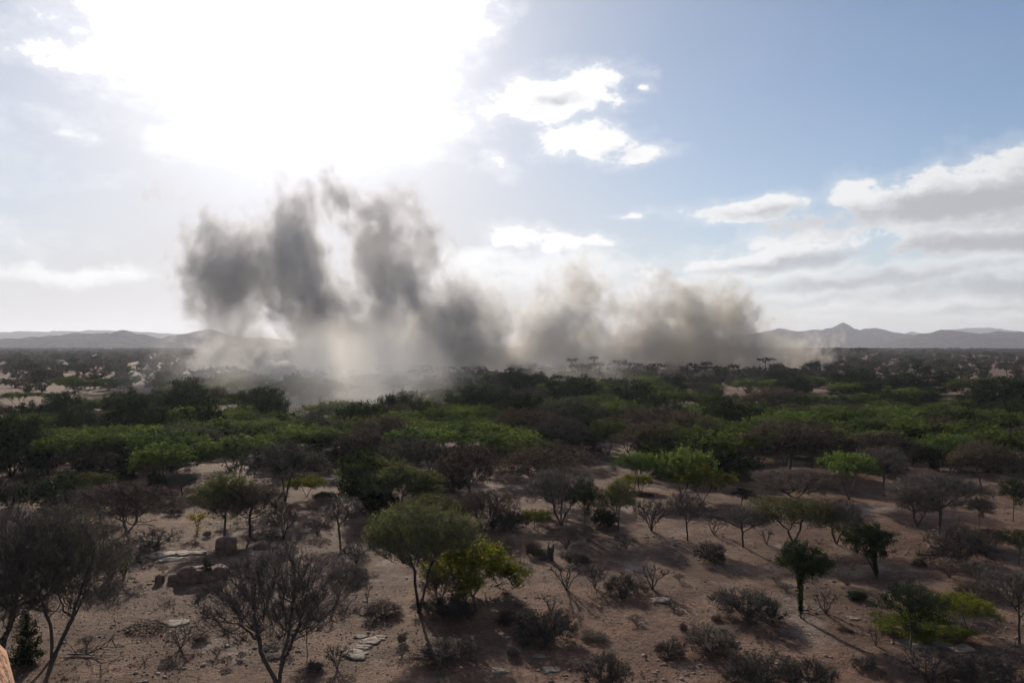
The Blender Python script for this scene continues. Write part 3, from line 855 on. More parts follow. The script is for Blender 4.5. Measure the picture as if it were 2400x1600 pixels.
# flat-topped acacias and bushes of the far plain: one light mesh each
for j in range(3):
    grow('flat_%d' % j, 131 + j, 5.2, 6.6, 3.4, 4.3, 1.2, .6, .8, 160, .5, 1, .5, .1, tip=.03, rmax=.17, thick=.05, twigs=1.6, tlen=.6, trad=.024, leaf=6.0, llen=.45, lwid=.2, lscat=.18, lflat=.85, lmat=LEAF_GREY, bark=BARK_DARK, twig=TWIG_DARK)
for j in range(4):
    grow('far_%d' % j, 141 + j, (3.2, 2.6, 3.6, 2.1)[j], (4.8, 4.4, 4.6, 3.8)[j], .2, .2, 1.0, 1.1, .5, 130, .42, 3, .2, .1, tip=.03, rmax=.1, thick=.05, split=False, clumps=16, csize=.4, twigs=1.2, tlen=.4, trad=.018, leaf=12, llen=.4, lwid=.24, lscat=.26, lflat=.4, lmat=(LEAF_GREY, LEAF_BROWN, LEAF_DARK, LEAF_BROWN)[j], twig=TWIG_DARK)
# ------------------------------------------------------------------ setting plants in their places
RND = random.Random(7)
def put_plant(key, x, y, z, h, w, name, label, cat, rot=None, group=None, flip=None):
    pr = PROTOS[key]
    rot = RND.uniform(-.5, .5) if rot is None else rot
    sx = w / pr['W']; sz = h / pr['H']
    if len(pr['parts']) == 1:
        root = bpy.data.objects.new(name, pr['parts'][0][1])
    else:
        root = bpy.data.objects.new(name, None); root.empty_display_size = 0.3
    COL.objects.link(root)
    root.location = (x, y, z - 0.03)
    root.scale = (sx * (flip or 1), sx, sz)
    root.rotation_euler = (0, 0, rot)
    if len(pr['parts']) > 1:
        for pn, me in pr['parts']:
            c = bpy.data.objects.new(pn, me); COL.objects.link(c); c.parent = root
    tag(root, label, cat, group)
    return root

def plant(key, px, pyb, ytop, wpx, name, cat, label, rot=None, group=None, cxp=None):
    """A plant whose foot, top and width in the photograph give its place on the ground and its size."""
    x, d, z = ground_at(px, pyb)
    k = d / F_PX
    return put_plant(key, x, d, z, (pyb - ytop) * k * 1.02, wpx * k, name, label, cat, rot, group)

def plant_far(key, px, ytop, h, wpx, name, cat, label, group=None, rot=None):
    """A plant whose foot is hidden: its top in the photograph and its height give the distance."""
    d = (CAM_H - h) * F_PX / (ytop - HY)
    x = (px - CX) / F_PX * d
    z = float(ground_z(x, d))
    return put_plant(key, x, d, z, h - z, wpx * d / F_PX, name, label, cat, rot if rot is not None else RND.uniform(0, 6.28), group)

A, SH, BU, EV = 'acacia_tree', 'thorn_shrub', 'bush', 'evergreen_tree'
NEAR = [
 # key, foot x, foot y, top y, width, name, category, label
 ('bare_c', 125, 1540, 1185, 300, A, 'tree', 'large bare grey thorn tree leaning out at the left edge'),
 ('bare_b', -5, 1575, 1200, 300, A, 'tree', 'bare thorn tree cut by the left edge, behind the corner rock'),
 ('cone', 62, 1552, 1435, 62, BU, 'bush', 'dark green upright bush between the two trunks at the left edge'),
 ('bare_b', 652, 1602, 1295, 290, A, 'tree', 'bare grey thorn tree with fan of fine twigs at the bottom edge'),
 ('dark_c', 719, 1505, 1405, 62, A, 'tree', 'small dark tree just behind the fan-shaped bare tree'),
 ('shrub_0', 424, 1517, 1468, 80, SH, 'shrub', 'low dry shrub in front of the pale sandy patch'),
 ('shrub_3', 291, 1353, 1272, 105, SH, 'shrub', 'open many-stemmed dry shrub beside the large leaning bare tree'),
 ('open_1', 258, 1358, 1290, 60, SH, 'shrub', 'thin dry shrub at the foot of the open many-stemmed one'),
 ('shrub_3', 365, 1293, 1236, 100, SH, 'shrub', 'dark bare shrub spreading like a fan above the flat pale slab'),
 ('cone', 484, 1363, 1308, 30, BU, 'bush', 'small dark pointed bush growing against the red boulder'),
 ('bare_d', 298, 1250, 1128, 158, A, 'tree', 'brown bare tree with a bent limb and stout dark trunk left of the path'),
 ('grey_bush', 161, 1220, 1148, 66, BU, 'bush', 'grey-green vase-shaped bush at the left end of the clearing'),
 ('brown_a', 236, 1218, 1140, 110, A, 'tree', 'dark brown bushy tree behind the bent-limbed bare tree'),
 ('olive_a', 526, 1254, 1110, 135, A, 'tree', 'olive acacia with yellow-green top standing over the red block boulder'),
 ('brown_a', 587, 1258, 1135, 120, A, 'tree', 'rusty brown acacia next to the yellow-topped one'),
 ('shrub_1', 666, 1258, 1180, 66, A, 'shrub', 'tall bare vase-shaped shrub right of the rusty acacia'),
 ('shrub_0', 744, 1253, 1212, 48, SH, 'shrub', 'small bare shrub between the vase-shaped one and the bare round tree'),
 ('bare_e', 797, 1262, 1162, 108, A, 'tree', 'bare round-headed tree left of the feathery green acacia'),
 ('sapling', 463, 1250, 1200, 48, 'sapling', 'sapling', 'slender yellow-green sapling left of the olive acacia'),
 ('bright_b', 719, 1163, 1112, 88, BU, 'bush', 'small bright green flat-topped bush at the edge of the belt'),
 ('cone', 293, 1125, 1052, 48, EV, 'tree', 'dark cone-shaped evergreen among bright green crowns'),
 ('green_bush', 365, 1165, 1108, 40, BU, 'bush', 'dark narrow bush at the head of the sandy path'),
 ('layer_a', 208, 1158, 1108, 98, A, 'tree', 'low acacia with a bright rim behind the bent-limbed tree'),
 ('dense_3', 407, 1206, 1190, 32, SH, 'shrub', 'small dark clump on the sandy path'),
 ('green_bush', 761, 1172, 1152, 50, BU, 'bush', 'low dark bush below the small flat-topped bright one'),
 ('grey_bush', 22, 1190, 1130, 85, BU, 'bush', 'grey bush at the left edge below the big olive tree'),
 ('grey_bush', 132, 1180, 1138, 50, BU, 'bush', 'small blue-grey bush beside the vase-shaped one'),
 ('bare_e', 428, 1160, 1110, 62, A, 'tree', 'small dark bare tree on the far side of the path'),
 # middle
 ('vase_green', 982, 1433, 1183, 262, A, 'tree', 'feathery green vase-shaped acacia with forked dark trunk, the tallest in the clearing'),
 ('bright_a', 1108, 1396, 1262, 205, BU, 'bush', 'bright yellow-green bush right behind the feathery acacia'),
 ('shrub_1', 1030, 1418, 1335, 85, SH, 'shrub', 'bare stems between the feathery acacia and the bright bush'),
 ('shrub_3', 835, 1322, 1265, 70, SH, 'shrub', 'flat-topped bare shrub at the left flank of the feathery acacia'),
 ('dense_0', 821, 1358, 1320, 84, SH, 'shrub', 'low dark shrub in the feathery acacia\'s left shade'),
 ('open_0', 861, 1408, 1365, 24, 'sapling', 'sapling', 'thin dead sapling left of the feathery acacia\'s trunk'),
 ('dense_2', 900, 1440, 1408, 90, SH, 'shrub', 'dark low scrub left of the feathery acacia\'s foot'),
 ('dense_3', 1040, 1440, 1400, 100, SH, 'shrub', 'dark low scrub right of the feathery acacia\'s foot'),
 ('layer_a', 872, 1190, 1070, 150, A, 'tree', 'yellow-green layered acacia at the front of the wooded belt'),
 ('layer_a', 935, 1205, 1092, 185, A, 'tree', 'olive-brown layered acacia overlapping the yellow-green one'),
 ('green_bush', 891, 1204, 1146, 80, BU, 'bush', 'round blue-green bush below the two layered acacias'),
 ('green_bush', 992, 1176, 1128, 48, BU, 'bush', 'small dark round bush behind the feathery acacia'),
 ('olive_b', 1010, 1250, 1160, 150, A, 'tree', 'olive acacia crown peeping out behind the feathery acacia'),
 ('bare_d', 1135, 1241, 1148, 128, A, 'tree', 'grey-brown bare tree right behind the feathery acacia'),
 ('dense_3', 1196, 1241, 1188, 64, SH, 'shrub', 'grey bare shrub next to the grey-brown bare tree'),
 ('bright_b', 1253, 1240, 1192, 70, BU, 'bush', 'pale green small bush in the middle of the clearing\'s edge'),
 ('bare_b', 1316, 1230, 1098, 140, A, 'tree', 'tall dark bare tree left of the dense olive tree'),
 ('dark_c', 1369, 1254, 1128, 82, A, 'tree', 'dense dark olive tree with a straight single trunk'),
 ('olive_a', 1449, 1242, 1124, 80, A, 'tree', 'thin olive tree with two slender stems beside the dense one'),
 ('green_bush', 1415, 1232, 1192, 52, BU, 'bush', 'dark undergrowth between the dense olive and two-stemmed trees'),
 ('shrub_3', 1527, 1243, 1168, 80, SH, 'shrub', 'bushy bare shrub alone right of the two-stemmed olive tree'),
 ('bare_e', 1612, 1266, 1152, 82, A, 'tree', 'small bare tree with slanting fine limbs in front of the bright green tree'),
 ('shrub_1', 1327, 1286, 1236, 54, SH, 'shrub', 'bare shrub just behind the grey stump'),
 ('dense_2', 1249, 1300, 1266, 42, SH, 'shrub', 'small brown shrub left of the grey stump'),
 ('shrub_1', 1197, 1304, 1252, 48, SH, 'shrub', 'upright reddish shrub above the bright yellow-green bush'),
 ('open_0', 1173, 1310, 1282, 28, SH, 'shrub', 'tiny dead shrub touching the bright bush\'s shadow'),
 ('dense_3', 1351, 1322, 1290, 48, SH, 'shrub', 'dark tangled shrub just right of the grey stump'),
 ('shrub_0', 1467, 1285, 1248, 48, SH, 'shrub', 'small round bare shrub on open ground below the dark bare tree'),
 ('open_0', 1328, 1382, 1318, 84, SH, 'shrub', 'pale bare shrub at the left end of the row of four'),
 ('shrub_2', 1394, 1376, 1320, 66, SH, 'shrub', 'grey shrub second in the row of four'),
 ('dense_0', 1463, 1388, 1340, 82, SH, 'shrub', 'dense dark shrub third in the row of four'),
 ('open_1', 1529, 1380, 1322, 72, SH, 'shrub', 'shrub with stout raised branches at the right end of the row of four'),
 ('dense_3', 1282, 1502, 1428, 116, SH, 'shrub', 'large dense dark shrub in the middle foreground'),
 ('open_0', 1292, 1440, 1390, 66, SH, 'shrub', 'bare wiry shrub sticking up behind the large dense one'),
 ('dense_2', 1189, 1458, 1432, 56, SH, 'shrub', 'low brown shrub left of the large dense one'),
 ('dense_4', 1393, 1497, 1478, 58, SH, 'shrub', 'flat grey shrub right of the large dense one'),
 ('dense_1', 1571, 1536, 1494, 70, SH, 'shrub', 'grey dense shrub second from the right along the lower middle'),
 ('dense_0', 1420, 1606, 1522, 112, SH, 'shrub', 'wiry dark shrub on the bottom edge left of the pair'),
 ('dense_4', 1052, 1540, 1500, 125, SH, 'shrub', 'faint low shrub in the feathery acacia\'s long shadow'),
 ('shrub_2', 790, 1565, 1510, 60, SH, 'shrub', 'thin bare shrub beside the flat pale stones'),
 ('grey_bush', 1060, 1152, 1086, 95, BU, 'bush', 'grey-brown bush at the belt edge behind the bare tree'),
 ('bright_b', 1488, 1150, 1110, 75, BU, 'bush', 'dark green bush beside the termite mound'),
 # right
 ('bright_b', 1646, 1175, 1090, 135, A, 'tree', 'bright green rounded tree at the right of the termite mound'),
 ('bare_d', 1866, 1168, 1100, 195, A, 'tree', 'wide brown bare tree under the tall umbrella acacia'),
 ('dark_c', 1738, 1184, 1142, 54, EV, 'tree', 'small dark evergreen behind the leaning bare acacia'),
 ('bare_e', 1741, 1280, 1184, 112, A, 'tree', 'bare acacia with a leaning bowed trunk and flat fan of twigs'),
 ('olive_b', 1858, 1273, 1166, 190, A, 'tree', 'wide olive acacia on two crossed stems in the right clearing'),
 ('bare_b', 1960, 1274, 1172, 105, A, 'tree', 'brown bare bushy tree touching the wide olive acacia'),
 ('open_1', 1673, 1252, 1214, 44, SH, 'shrub', 'small stubby shrub left of the leaning bare acacia'),
 ('open_0', 1796, 1275, 1238, 42, SH, 'shrub', 'small dead shrub between leaning bare and wide olive acacias'),
 ('dense_1', 1666, 1315, 1264, 66, SH, 'shrub', 'round grey shrub in the open right clearing'),
 ('dark_b', 2055, 1350, 1220, 118, EV, 'tree', 'dark evergreen leaning left with a separate lower lobe'),
 ('dark_a', 1877, 1446, 1270, 112, EV, 'tree', 'dark mushroom-headed evergreen with creeper round its trunk'),
 ('dense_3', 1751, 1442, 1380, 120, SH, 'shrub', 'dense grey shrub left of the mushroom-headed evergreen'),
 ('dense_4', 1667, 1524, 1466, 112, SH, 'shrub', 'dense grey shrub casting a shadow below the left one of the evergreen'),
 ('dense_3', 1786, 1602, 1530, 124, SH, 'shrub', 'dark shrub on the bottom edge, left of a pair'),
 ('dense_0', 1898, 1600, 1535, 98, SH, 'shrub', 'dark shrub on the bottom edge, right of a pair'),
 ('shrub_2', 1985, 1370, 1336, 74, SH, 'shrub', 'faint grey shrub below the leaning evergreen'),
 ('green_bush', 2010, 1402, 1384, 40, BU, 'bush', 'tiny green tuft below the leaning evergreen'),
 ('open_1', 1935, 1436, 1386, 60, SH, 'shrub', 'dead branching shrub right of the creeper-wrapped trunk'),
 ('dark_c', 2133, 1532, 1368, 150, EV, 'tree', 'dark round-headed tree with straight trunk above yellow-green growth'),
 ('bright_b', 2270, 1478, 1390, 120, A, 'tree', 'yellow-green small tree beside the dark round-headed one'),
 ('bright_a', 2160, 1488, 1440, 175, BU, 'bush', 'sunlit yellow-green low growth under the dark round-headed tree'),
 ('shrub_3', 2178, 1606, 1520, 135, SH, 'shrub', 'reddish twiggy shrub at the foot of the dark round-headed tree'),
 ('dense_4', 2305, 1610, 1540, 170, SH, 'shrub', 'broad grey shrub along the bottom edge at the right'),
 ('bare_e', 2388, 1506, 1335, 120, A, 'tree', 'bare brown tree cut by the right edge'),
 ('dense_0', 2243, 1316, 1222, 140, BU, 'bush', 'big dense dark dome of twigs in the right clearing'),
 ('shrub_1', 2224, 1352, 1306, 70, SH, 'shrub', 'reddish shrub in front of the big dark dome'),
 ('open_0', 2291, 1370, 1308, 64, SH, 'shrub', 'spindly bare shrub right of the reddish one'),
 ('dense_2', 2300, 1398, 1362, 88, SH, 'shrub', 'reddish brown scrub behind the yellow-green small tree'),
 ('dark_c', 2388, 1322, 1240, 84, EV, 'tree', 'dark small tree by the right edge, level with the dense dome'),
 ('bare_d', 2322, 1290, 1236, 66, A, 'tree', 'low crooked bare tree between dense dome and right edge'),
 ('bare_a', 2200, 1248, 1108, 190, A, 'tree', 'large bare acacia with dark spreading head at the right rear'),
 ('bare_b', 2150, 1235, 1140, 95, A, 'tree', 'forked bare tree at the large bare acacia\'s left side'),
 ('dark_c', 2294, 1236, 1168, 52, EV, 'tree', 'small black-green tree right of the large bare acacia'),
 ('dark_c', 2374, 1222, 1118, 64, EV, 'tree', 'tall shaggy dark tree at the right edge'),
 ('bare_e', 2073, 1162, 1046, 105, A, 'tree', 'bare pale-trunked tree standing in front of the wooded belt'),
 ('umbrella_0', 1851, 1100, 985, 225, A, 'tree', 'brown umbrella acacia with a thick pale trunk in the right belt'),
 ('dense_2', 2154, 1325, 1308, 34, SH, 'shrub', 'single small shrub on bare ground left of the dense dome'),
 ('dense_3', 2024, 1562, 1540, 52, SH, 'shrub', 'small low shrub on open ground near the bottom right'),
 ('dark_c', 2316, 1106, 1062, 28, EV, 'tree', 'tiny dark tree far right between the belt and the clearing'),
 ('open_1', 2052, 1512, 1466, 36, SH, 'shrub', 'stumpy knobbly shrub left of the dark round-headed tree'),
 ('open_0', 2094, 1510, 1470, 26, SH, 'shrub', 'second knobbly shrub touching the dark round-headed tree\'s crown'),
 ('open_0', 2390, 1400, 1350, 60, SH, 'shrub', 'dry reddish shrub at the right edge below the small dark tree'),
]
for key, px, pyb, yt, w, name, cat, label in NEAR:
    plant(key, px, pyb, yt, w * (1.05 if name == A else 1.05), name, cat, label, rot=RND.uniform(0, 6.28) if name in (SH, BU) else None)

# the wooded belt: crowns one can tell apart
BELT = [
 ('round_0', 432, 893, 6.6, 140, EV, 'tree', 'tallest dark evergreen of the belt, left of the drifting smoke'),
 ('round_1', 312, 925, 6.0, 120, EV, 'tree', 'dark round evergreen left of the tallest one'),
 ('round_2', 160, 955, 5.2, 64, EV, 'tree', 'small bluish dark evergreen alone at the left of the belt'),
 ('round_1', 28, 972, 5.6, 175, EV, 'tree', 'big olive-brown dense tree at the left edge of the belt'),
 ('spread_0', 195, 1012, 4.0, 200, A, 'tree', 'bright green spreading crown beside the big olive-brown tree'),
 ('spread_1', 395, 1032, 4.0, 190, A, 'tree', 'green spreading crown behind the cone-shaped evergreen'),
 ('spread_2', 560, 1018, 4.2, 170, A, 'tree', 'green layered crown right below the tallest evergreen'),
 ('spread_0', 715, 996, 4.2, 190, A, 'tree', 'green crown fading into the drifting smoke'),
 ('umbrella_1', 668, 1030, 4.8, 205, A, 'tree', 'grey-brown bare umbrella tree behind the small bright bush'),
 ('spread_2', 370, 995, 4.0, 60, A, 'tree', 'small yellow-green crown at the foot of the tallest evergreen'),
 ('scrub_1', 136, 1105, 3.0, 130, BU, 'bush', 'dark green thicket left of the cone-shaped evergreen'),
 ('spread_1', 800, 940, 4.0, 190, A, 'tree', 'smoke-veiled pale green crown in the middle of the belt'),
 ('spread_2', 1165, 992, 4.2, 170, A, 'tree', 'bright green crown in the middle of the belt, upper of two'),
 ('spread_0', 1200, 1010, 4.0, 190, A, 'tree', 'bright green crown in the middle of the belt, lower of two'),
 ('umbrella_2', 1280, 1033, 4.6, 225, A, 'tree', 'broad brown umbrella crown below the two bright green ones'),
 ('round_2', 1350, 880, 6.4, 155, EV, 'tree', 'dark blue-green tree under the white-trunked skyline acacias'),
 ('round_0', 1470, 890, 6.2, 140, EV, 'tree', 'dark green round tree right of the blue-green one'),
 ('umbrella_1', 1285, 942, 5.0, 120, A, 'tree', 'olive flat crown in front of the dark blue-green tree'),
 ('round_1', 1140, 905, 5.8, 170, EV, 'tree', 'dark green mass at the right border of the drifting smoke'),
 ('spread_1', 1425, 978, 4.2, 95, A, 'tree', 'small green crown left of the broad dark belt trees'),
 ('umbrella_0', 1530, 950, 4.6, 190, A, 'tree', 'green-brown arched crown in the right half of the belt'),
 ('spread_2', 1560, 992, 4.2, 170, A, 'tree', 'green dome under the arched crown'),
 ('spread_0', 1500, 1058, 3.6, 110, A, 'tree', 'low green crown left of the termite mound'),
 ('umbrella_1', 1310, 975, 4.6, 130, A, 'tree', 'grey-brown crown between bright green and dark trees'),
 ('umbrella_0', 1100, 1045, 4.4, 160, A, 'tree', 'dull olive crown left of the broad brown umbrella'),
 ('round_2', 2000, 866, 6.4, 125, EV, 'tree', 'left of the two round dark trees before the far plain'),
 ('round_0', 2152, 860, 6.6, 150, EV, 'tree', 'right of the two round dark trees before the far plain'),
 ('umbrella_2', 1812, 905, 5.2, 165, A, 'tree', 'olive-brown rounded tree left of the two round dark trees'),
 ('round_1', 2350, 888, 6.4, 160, EV, 'tree', 'dark tall tree at the right edge of the belt'),
 ('spread_1', 2110, 950, 4.4, 200, A, 'tree', 'long green crown below the two round dark trees'),
 ('spread_2', 1990, 958, 4.2, 150, A, 'tree', 'green crown at the long one\'s left end'),
 ('spread_0', 2230, 1014, 4.0, 135, A, 'tree', 'bright green crown at the right of the belt'),
 ('spread_1', 1720, 955, 4.2, 120, A, 'tree', 'green crown left of the olive-brown rounded tree'),
 ('spread_0', 1815, 968, 4.2, 130, A, 'tree', 'low green crown right behind the tall umbrella acacia'),
 ('spread_2', 1990, 1058, 3.8, 140, A, 'tree', 'green crown behind the bare pale-trunked tree'),
 ('spread_1', 1600, 1048, 4.0, 150, A, 'tree', 'dark green crown behind the termite mound'),
 ('umbrella_2', 2300, 1030, 4.2, 160, A, 'tree', 'brown twiggy crown at the right end below the bright green one'),
 ('spread_0', 930, 965, 4.2, 170, A, 'tree', 'dim green crown at the lower fringe of the drifting smoke'),
 ('umbrella_1', 960, 1020, 4.4, 170, A, 'tree', 'dark grey crown behind the yellow-green layered acacia'),
 ('round_2', 850, 1045, 4.6, 110, EV, 'tree', 'dark bushy tree behind the yellow-green layered acacia\'s left side'),
]
for key, px, yt, h, w, name, cat, label in BELT:
    plant_far(key, px, yt, h, w, name, cat, label)

# flat-topped acacias that stand against the smoke
SKYLINE = [
 ('flat_0', 1405, 846, 6.4, 52, 'pale-limbed flat-topped acacia against the smoke, largest on the skyline'),
 ('flat_1', 1452, 842, 6.6, 36, 'flat-topped acacia close to the right of the pale-limbed one'),
 ('flat_2', 1538, 848, 6.2, 36, 'lone flat-topped acacia like a table against the smoke'),
 ('flat_1', 1091, 857, 6.0, 30, 'small flat-topped acacia left of the dark hump of crowns'),
 ('flat_2', 1360, 852, 6.2, 50, 'flat-topped acacia close to the left of the pale-limbed one'),
 ('flat_0', 1310, 875, 5.6, 44, 'low flat-topped acacia at the left end of the skyline group'),
 ('flat_1', 1340, 838, 6.6, 28, 'faint acacia in the smoke above the skyline group'),
 ('flat_2', 1393, 832, 6.8, 22, 'faintest small acacia standing in the smoke'),
 ('flat_0', 1622, 848, 6.0, 30, 'flat crown on the skyline left of its round twin'),
 ('flat_1', 1655, 846, 6.0, 32, 'round twin crown on the skyline near the smoke\'s right end'),
 ('flat_2', 1795, 836, 6.2, 38, 'high flat-topped acacia at the smoke\'s right border'),
 ('flat_0', 1893, 830, 6.4, 34, 'pale flat-topped acacia in thin smoke at the right'),
 ('flat_1', 1720, 852, 6.0, 36, 'broad crown on the skyline between round twin and high acacia'),
 ('flat_2', 980, 862, 6.0, 34, 'acacia veiled in pale smoke at the middle'),
 ('flat_1', 1030, 858, 6.0, 26, 'veiled small acacia next to the dark hump'),
 ('round_1', 1198, 872, 5.8, 140, 'dark hump of one broad crown against the smoke'),
 ('flat_1', 1955, 812, 8.6, 26, 'small flat-topped acacia where the right plain begins'),
 ('flat_2', 2015, 813, 8.4, 40, 'double-headed flat acacia beside the first of the right plain'),
]
for key, px, yt, h, w, label in SKYLINE:
    d = (CAM_H - min(h, 6.6)) * F_PX / max(yt - HY, 9)
    d = min(d, 330.0 if px < 1850 else 520.0)
    h = CAM_H - (yt - HY) * d / F_PX
    x = (px - CX) / F_PX * d; z = float(ground_z(x, d))
    put_plant(key, x, d, z, max(h - z, 3.0), w * d / F_PX, A, label, 'tree', RND.uniform(0, 6.28))

# filling of the belt: crowns nobody could tell apart
rb = np.random.default_rng(5)
n_fill = 0
placed = []
kinds = ['spread_0', 'spread_1', 'spread_2', 'umbrella_0', 'umbrella_1', 'umbrella_2', 'round_0', 'round_1', 'round_2', 'scrub_0', 'scrub_1']
wts = np.array([4.6, 4.6, 4.6, 1.0, 1.0, 1.0, 1.6, 1.6, 1.6, 2, 3.4]); wts /= wts.sum()
while n_fill < 440:
    d = math.sqrt(rb.uniform(70 ** 2, 205 ** 2)) if n_fill < 320 else rb.uniform(71, 112); u = rb.uniform(-.70, .70); x = u * d
    if d < 80 and -.36 < u < -.27: continue
    if vnoise(np.array(x / 26.0), np.array(d / 26.0), 3.0) < (0.30 if n_fill < 320 else .12) and d < 170: continue
    if d > 150 and (u < -.45 or u > .1) and rb.uniform() < .55: continue
    if any((x - a) ** 2 + (d - b) ** 2 < (2.9 if n_fill < 320 else 2.2) ** 2 for a, b in placed): continue
    k = kinds[rb.choice(len(kinds), p=wts)]
    if d < 88 and (k[0] == 'r' or (k[:2] == 'sp' and d < 80 and rb.uniform() < .5)): k = ('umbrella_0', 'umbrella_2', 'scrub_0', 'umbrella_1', 'spread_0')[rb.integers(0, 5)]
    fam = k.split('_')[0]
    zone = ('left end' if u < -.36 else 'left half' if u < -.12 else 'middle' if u < .14 else 'right half' if u < .4 else 'right end')
    deep = 'front' if d < 112 else 'depth' if d < 155 else 'back'
    wh = '%s, %s' % (zone, deep)
    H0 = {'spread': 3.7, 'umbrella': 4.2, 'round': 4.6, 'scrub': 2.4}[fam] * rb.uniform(.75, 1.15)
    W0 = {'spread': 7.4, 'umbrella': 6.6, 'round': 5.8, 'scrub': 4.4}[fam] * rb.uniform(.75, 1.25)
    nm, ct, lb = {'spread': (A, 'tree', 'one of the green spreading acacias crowded in the wooded belt (%s)' % wh),
                  'umbrella': ('umbrella_tree', 'tree', 'one of the brown thin-leaved umbrella trees in the wooded belt (%s)' % wh),
                  'round': (EV, 'tree', 'one of the lesser dark evergreens in the wooded belt (%s)' % wh),
                  'scrub': (BU, 'bush', 'one of the bushes growing low in the wooded belt (%s)' % wh)}[fam]
    gr = {'spread': 'green acacias of the belt', 'umbrella': 'brown umbrella trees of the belt', 'round': 'lesser evergreens of the belt', 'scrub': 'bushes of the belt'}[fam]
    put_plant(k, x, d, float(ground_z(x, d)), H0, W0, nm, lb, ct, rb.uniform(0, 6.28), gr)
    placed.append((x, d)); n_fill += 1

# far plain: the nearer ones one by one, the rest as one mass
pts = []
while len(pts) < 17000:
    d = math.sqrt(rb.uniform(190 ** 2, 1900 ** 2)); u = rb.uniform(-.74, .74); x = u * d
    nz = float(vnoise(np.array(x / 38.0), np.array(d / 38.0), 8.0) * .6 + vnoise(np.array(x / 13.0), np.array(d / 13.0), 12.0) * .4)
    lim = 0.33 if u < 0.25 else 0.40
    if nz < lim: continue
    pts.append((d, x))
pts.sort()
far_keys = ['far_0', 'far_1', 'far_2', 'far_3']
flat_keys = ['flat_0', 'flat_1', 'flat_2']
far_w = np.array([4, 4, 2.6, 3.]); far_w /= far_w.sum()
sources = {}
rows = []
for i, (d, x) in enumerate(pts):
    ki = rb.choice(len(far_keys), p=far_w); k = far_keys[ki]
    s = rb.uniform(.7, 1.3); r = rb.uniform(0, 6.28); z = float(ground_z(x, d))
    flat = i < 290 and d > 245 and rb.uniform() < .14
    if flat: k = flat_keys[rb.integers(0, 3)]
    if i < 290:
        zone = ('at the left edge' if x / d < -.5 else 'left of the fire' if x / d < -.36 else 'under the dark smoke' if x / d < -.05 else 'under the brown smoke' if x / d < .32 else 'right of the fire' if x / d < .5 else 'at the right edge') + (', among the nearer ones' if d < 240 else ', among the farther ones')
        if flat:
            nm, ct, lb, gr = A, 'tree', 'flat-topped acacia on the far plain ' + zone, 'acacias of the far plain'
        else:
            nm, ct, lb, gr = 'thorn_bush', 'bush', 'dark thorn bush on the far plain ' + zone, 'bushes of the far plain'
        o = put_plant(k, x, d, z, PROTOS[k]['H'] * s, PROTOS[k]['W'] * s * rb.uniform(.85, 1.2), nm, lb, ct, r, gr)
        sources.setdefault(k, o)
    else:
        rows.append((x, d, z - .03, ki, s, r))

def far_mass(rows):
    rows = np.array(rows)
    me = bpy.data.meshes.new('far_scrub')
    me.vertices.add(len(rows)); me.vertices.foreach_set('co', rows[:, :3].astype(np.float32).ravel())
    for nm, ty, dat in (('pick', 'INT', rows[:, 3].astype(np.int32)), ('size', 'FLOAT', rows[:, 4].astype(np.float32)), ('turn', 'FLOAT', rows[:, 5].astype(np.float32))):
        a = me.attributes.new(nm, ty, 'POINT'); a.data.foreach_set('value', dat)
    o = bpy.data.objects.new('far_scrub', me); COL.objects.link(o)
    ng = bpy.data.node_groups.new('far_scrub', 'GeometryNodeTree')
    ng.interface.new_socket('Geometry', in_out='INPUT', socket_type='NodeSocketGeometry')
    ng.interface.new_socket('Geometry', in_out='OUTPUT', socket_type='NodeSocketGeometry')
    N = ng.nodes
    gi, go = N.new('NodeGroupInput'), N.new('NodeGroupOutput')
    inst = N.new('GeometryNodeInstanceOnPoints')
    join = N.new('GeometryNodeJoinGeometry')
    for k in reversed(far_keys):
        oi = N.new('GeometryNodeObjectInfo'); oi.transform_space = 'ORIGINAL'
        oi.inputs['Object'].default_value = sources[k]
        oi.inputs['As Instance'].default_value = True
        ng.links.new(oi.outputs['Geometry'], join.inputs[0])
    def attr(nm, ty):
        n = N.new('GeometryNodeInputNamedAttribute'); n.data_type = ty; n.inputs['Name'].default_value = nm
        return n.outputs['Attribute']
    ng.links.new(gi.outputs[0], inst.inputs['Points'])
    ng.links.new(join.outputs[0], inst.inputs['Instance'])
    inst.inputs['Pick Instance'].default_value = True
    ng.links.new(attr('pick', 'INT'), inst.inputs['Instance Index'])
    cx_ = N.new('ShaderNodeCombineXYZ'); ng.links.new(attr('turn', 'FLOAT'), cx_.inputs[2])
    ng.links.new(cx_.outputs[0], inst.inputs['Rotation'])
    ng.links.new(attr('size', 'FLOAT'), inst.inputs['Scale'])
    ng.links.new(inst.outputs[0], go.inputs[0])
    md = o.modifiers.new('scatter', 'NODES'); md.node_group = ng
    tag(o, 'distant thorn scrub covering the plain up to the hills', 'scrub', kind='stuff')
far_mass(rows)
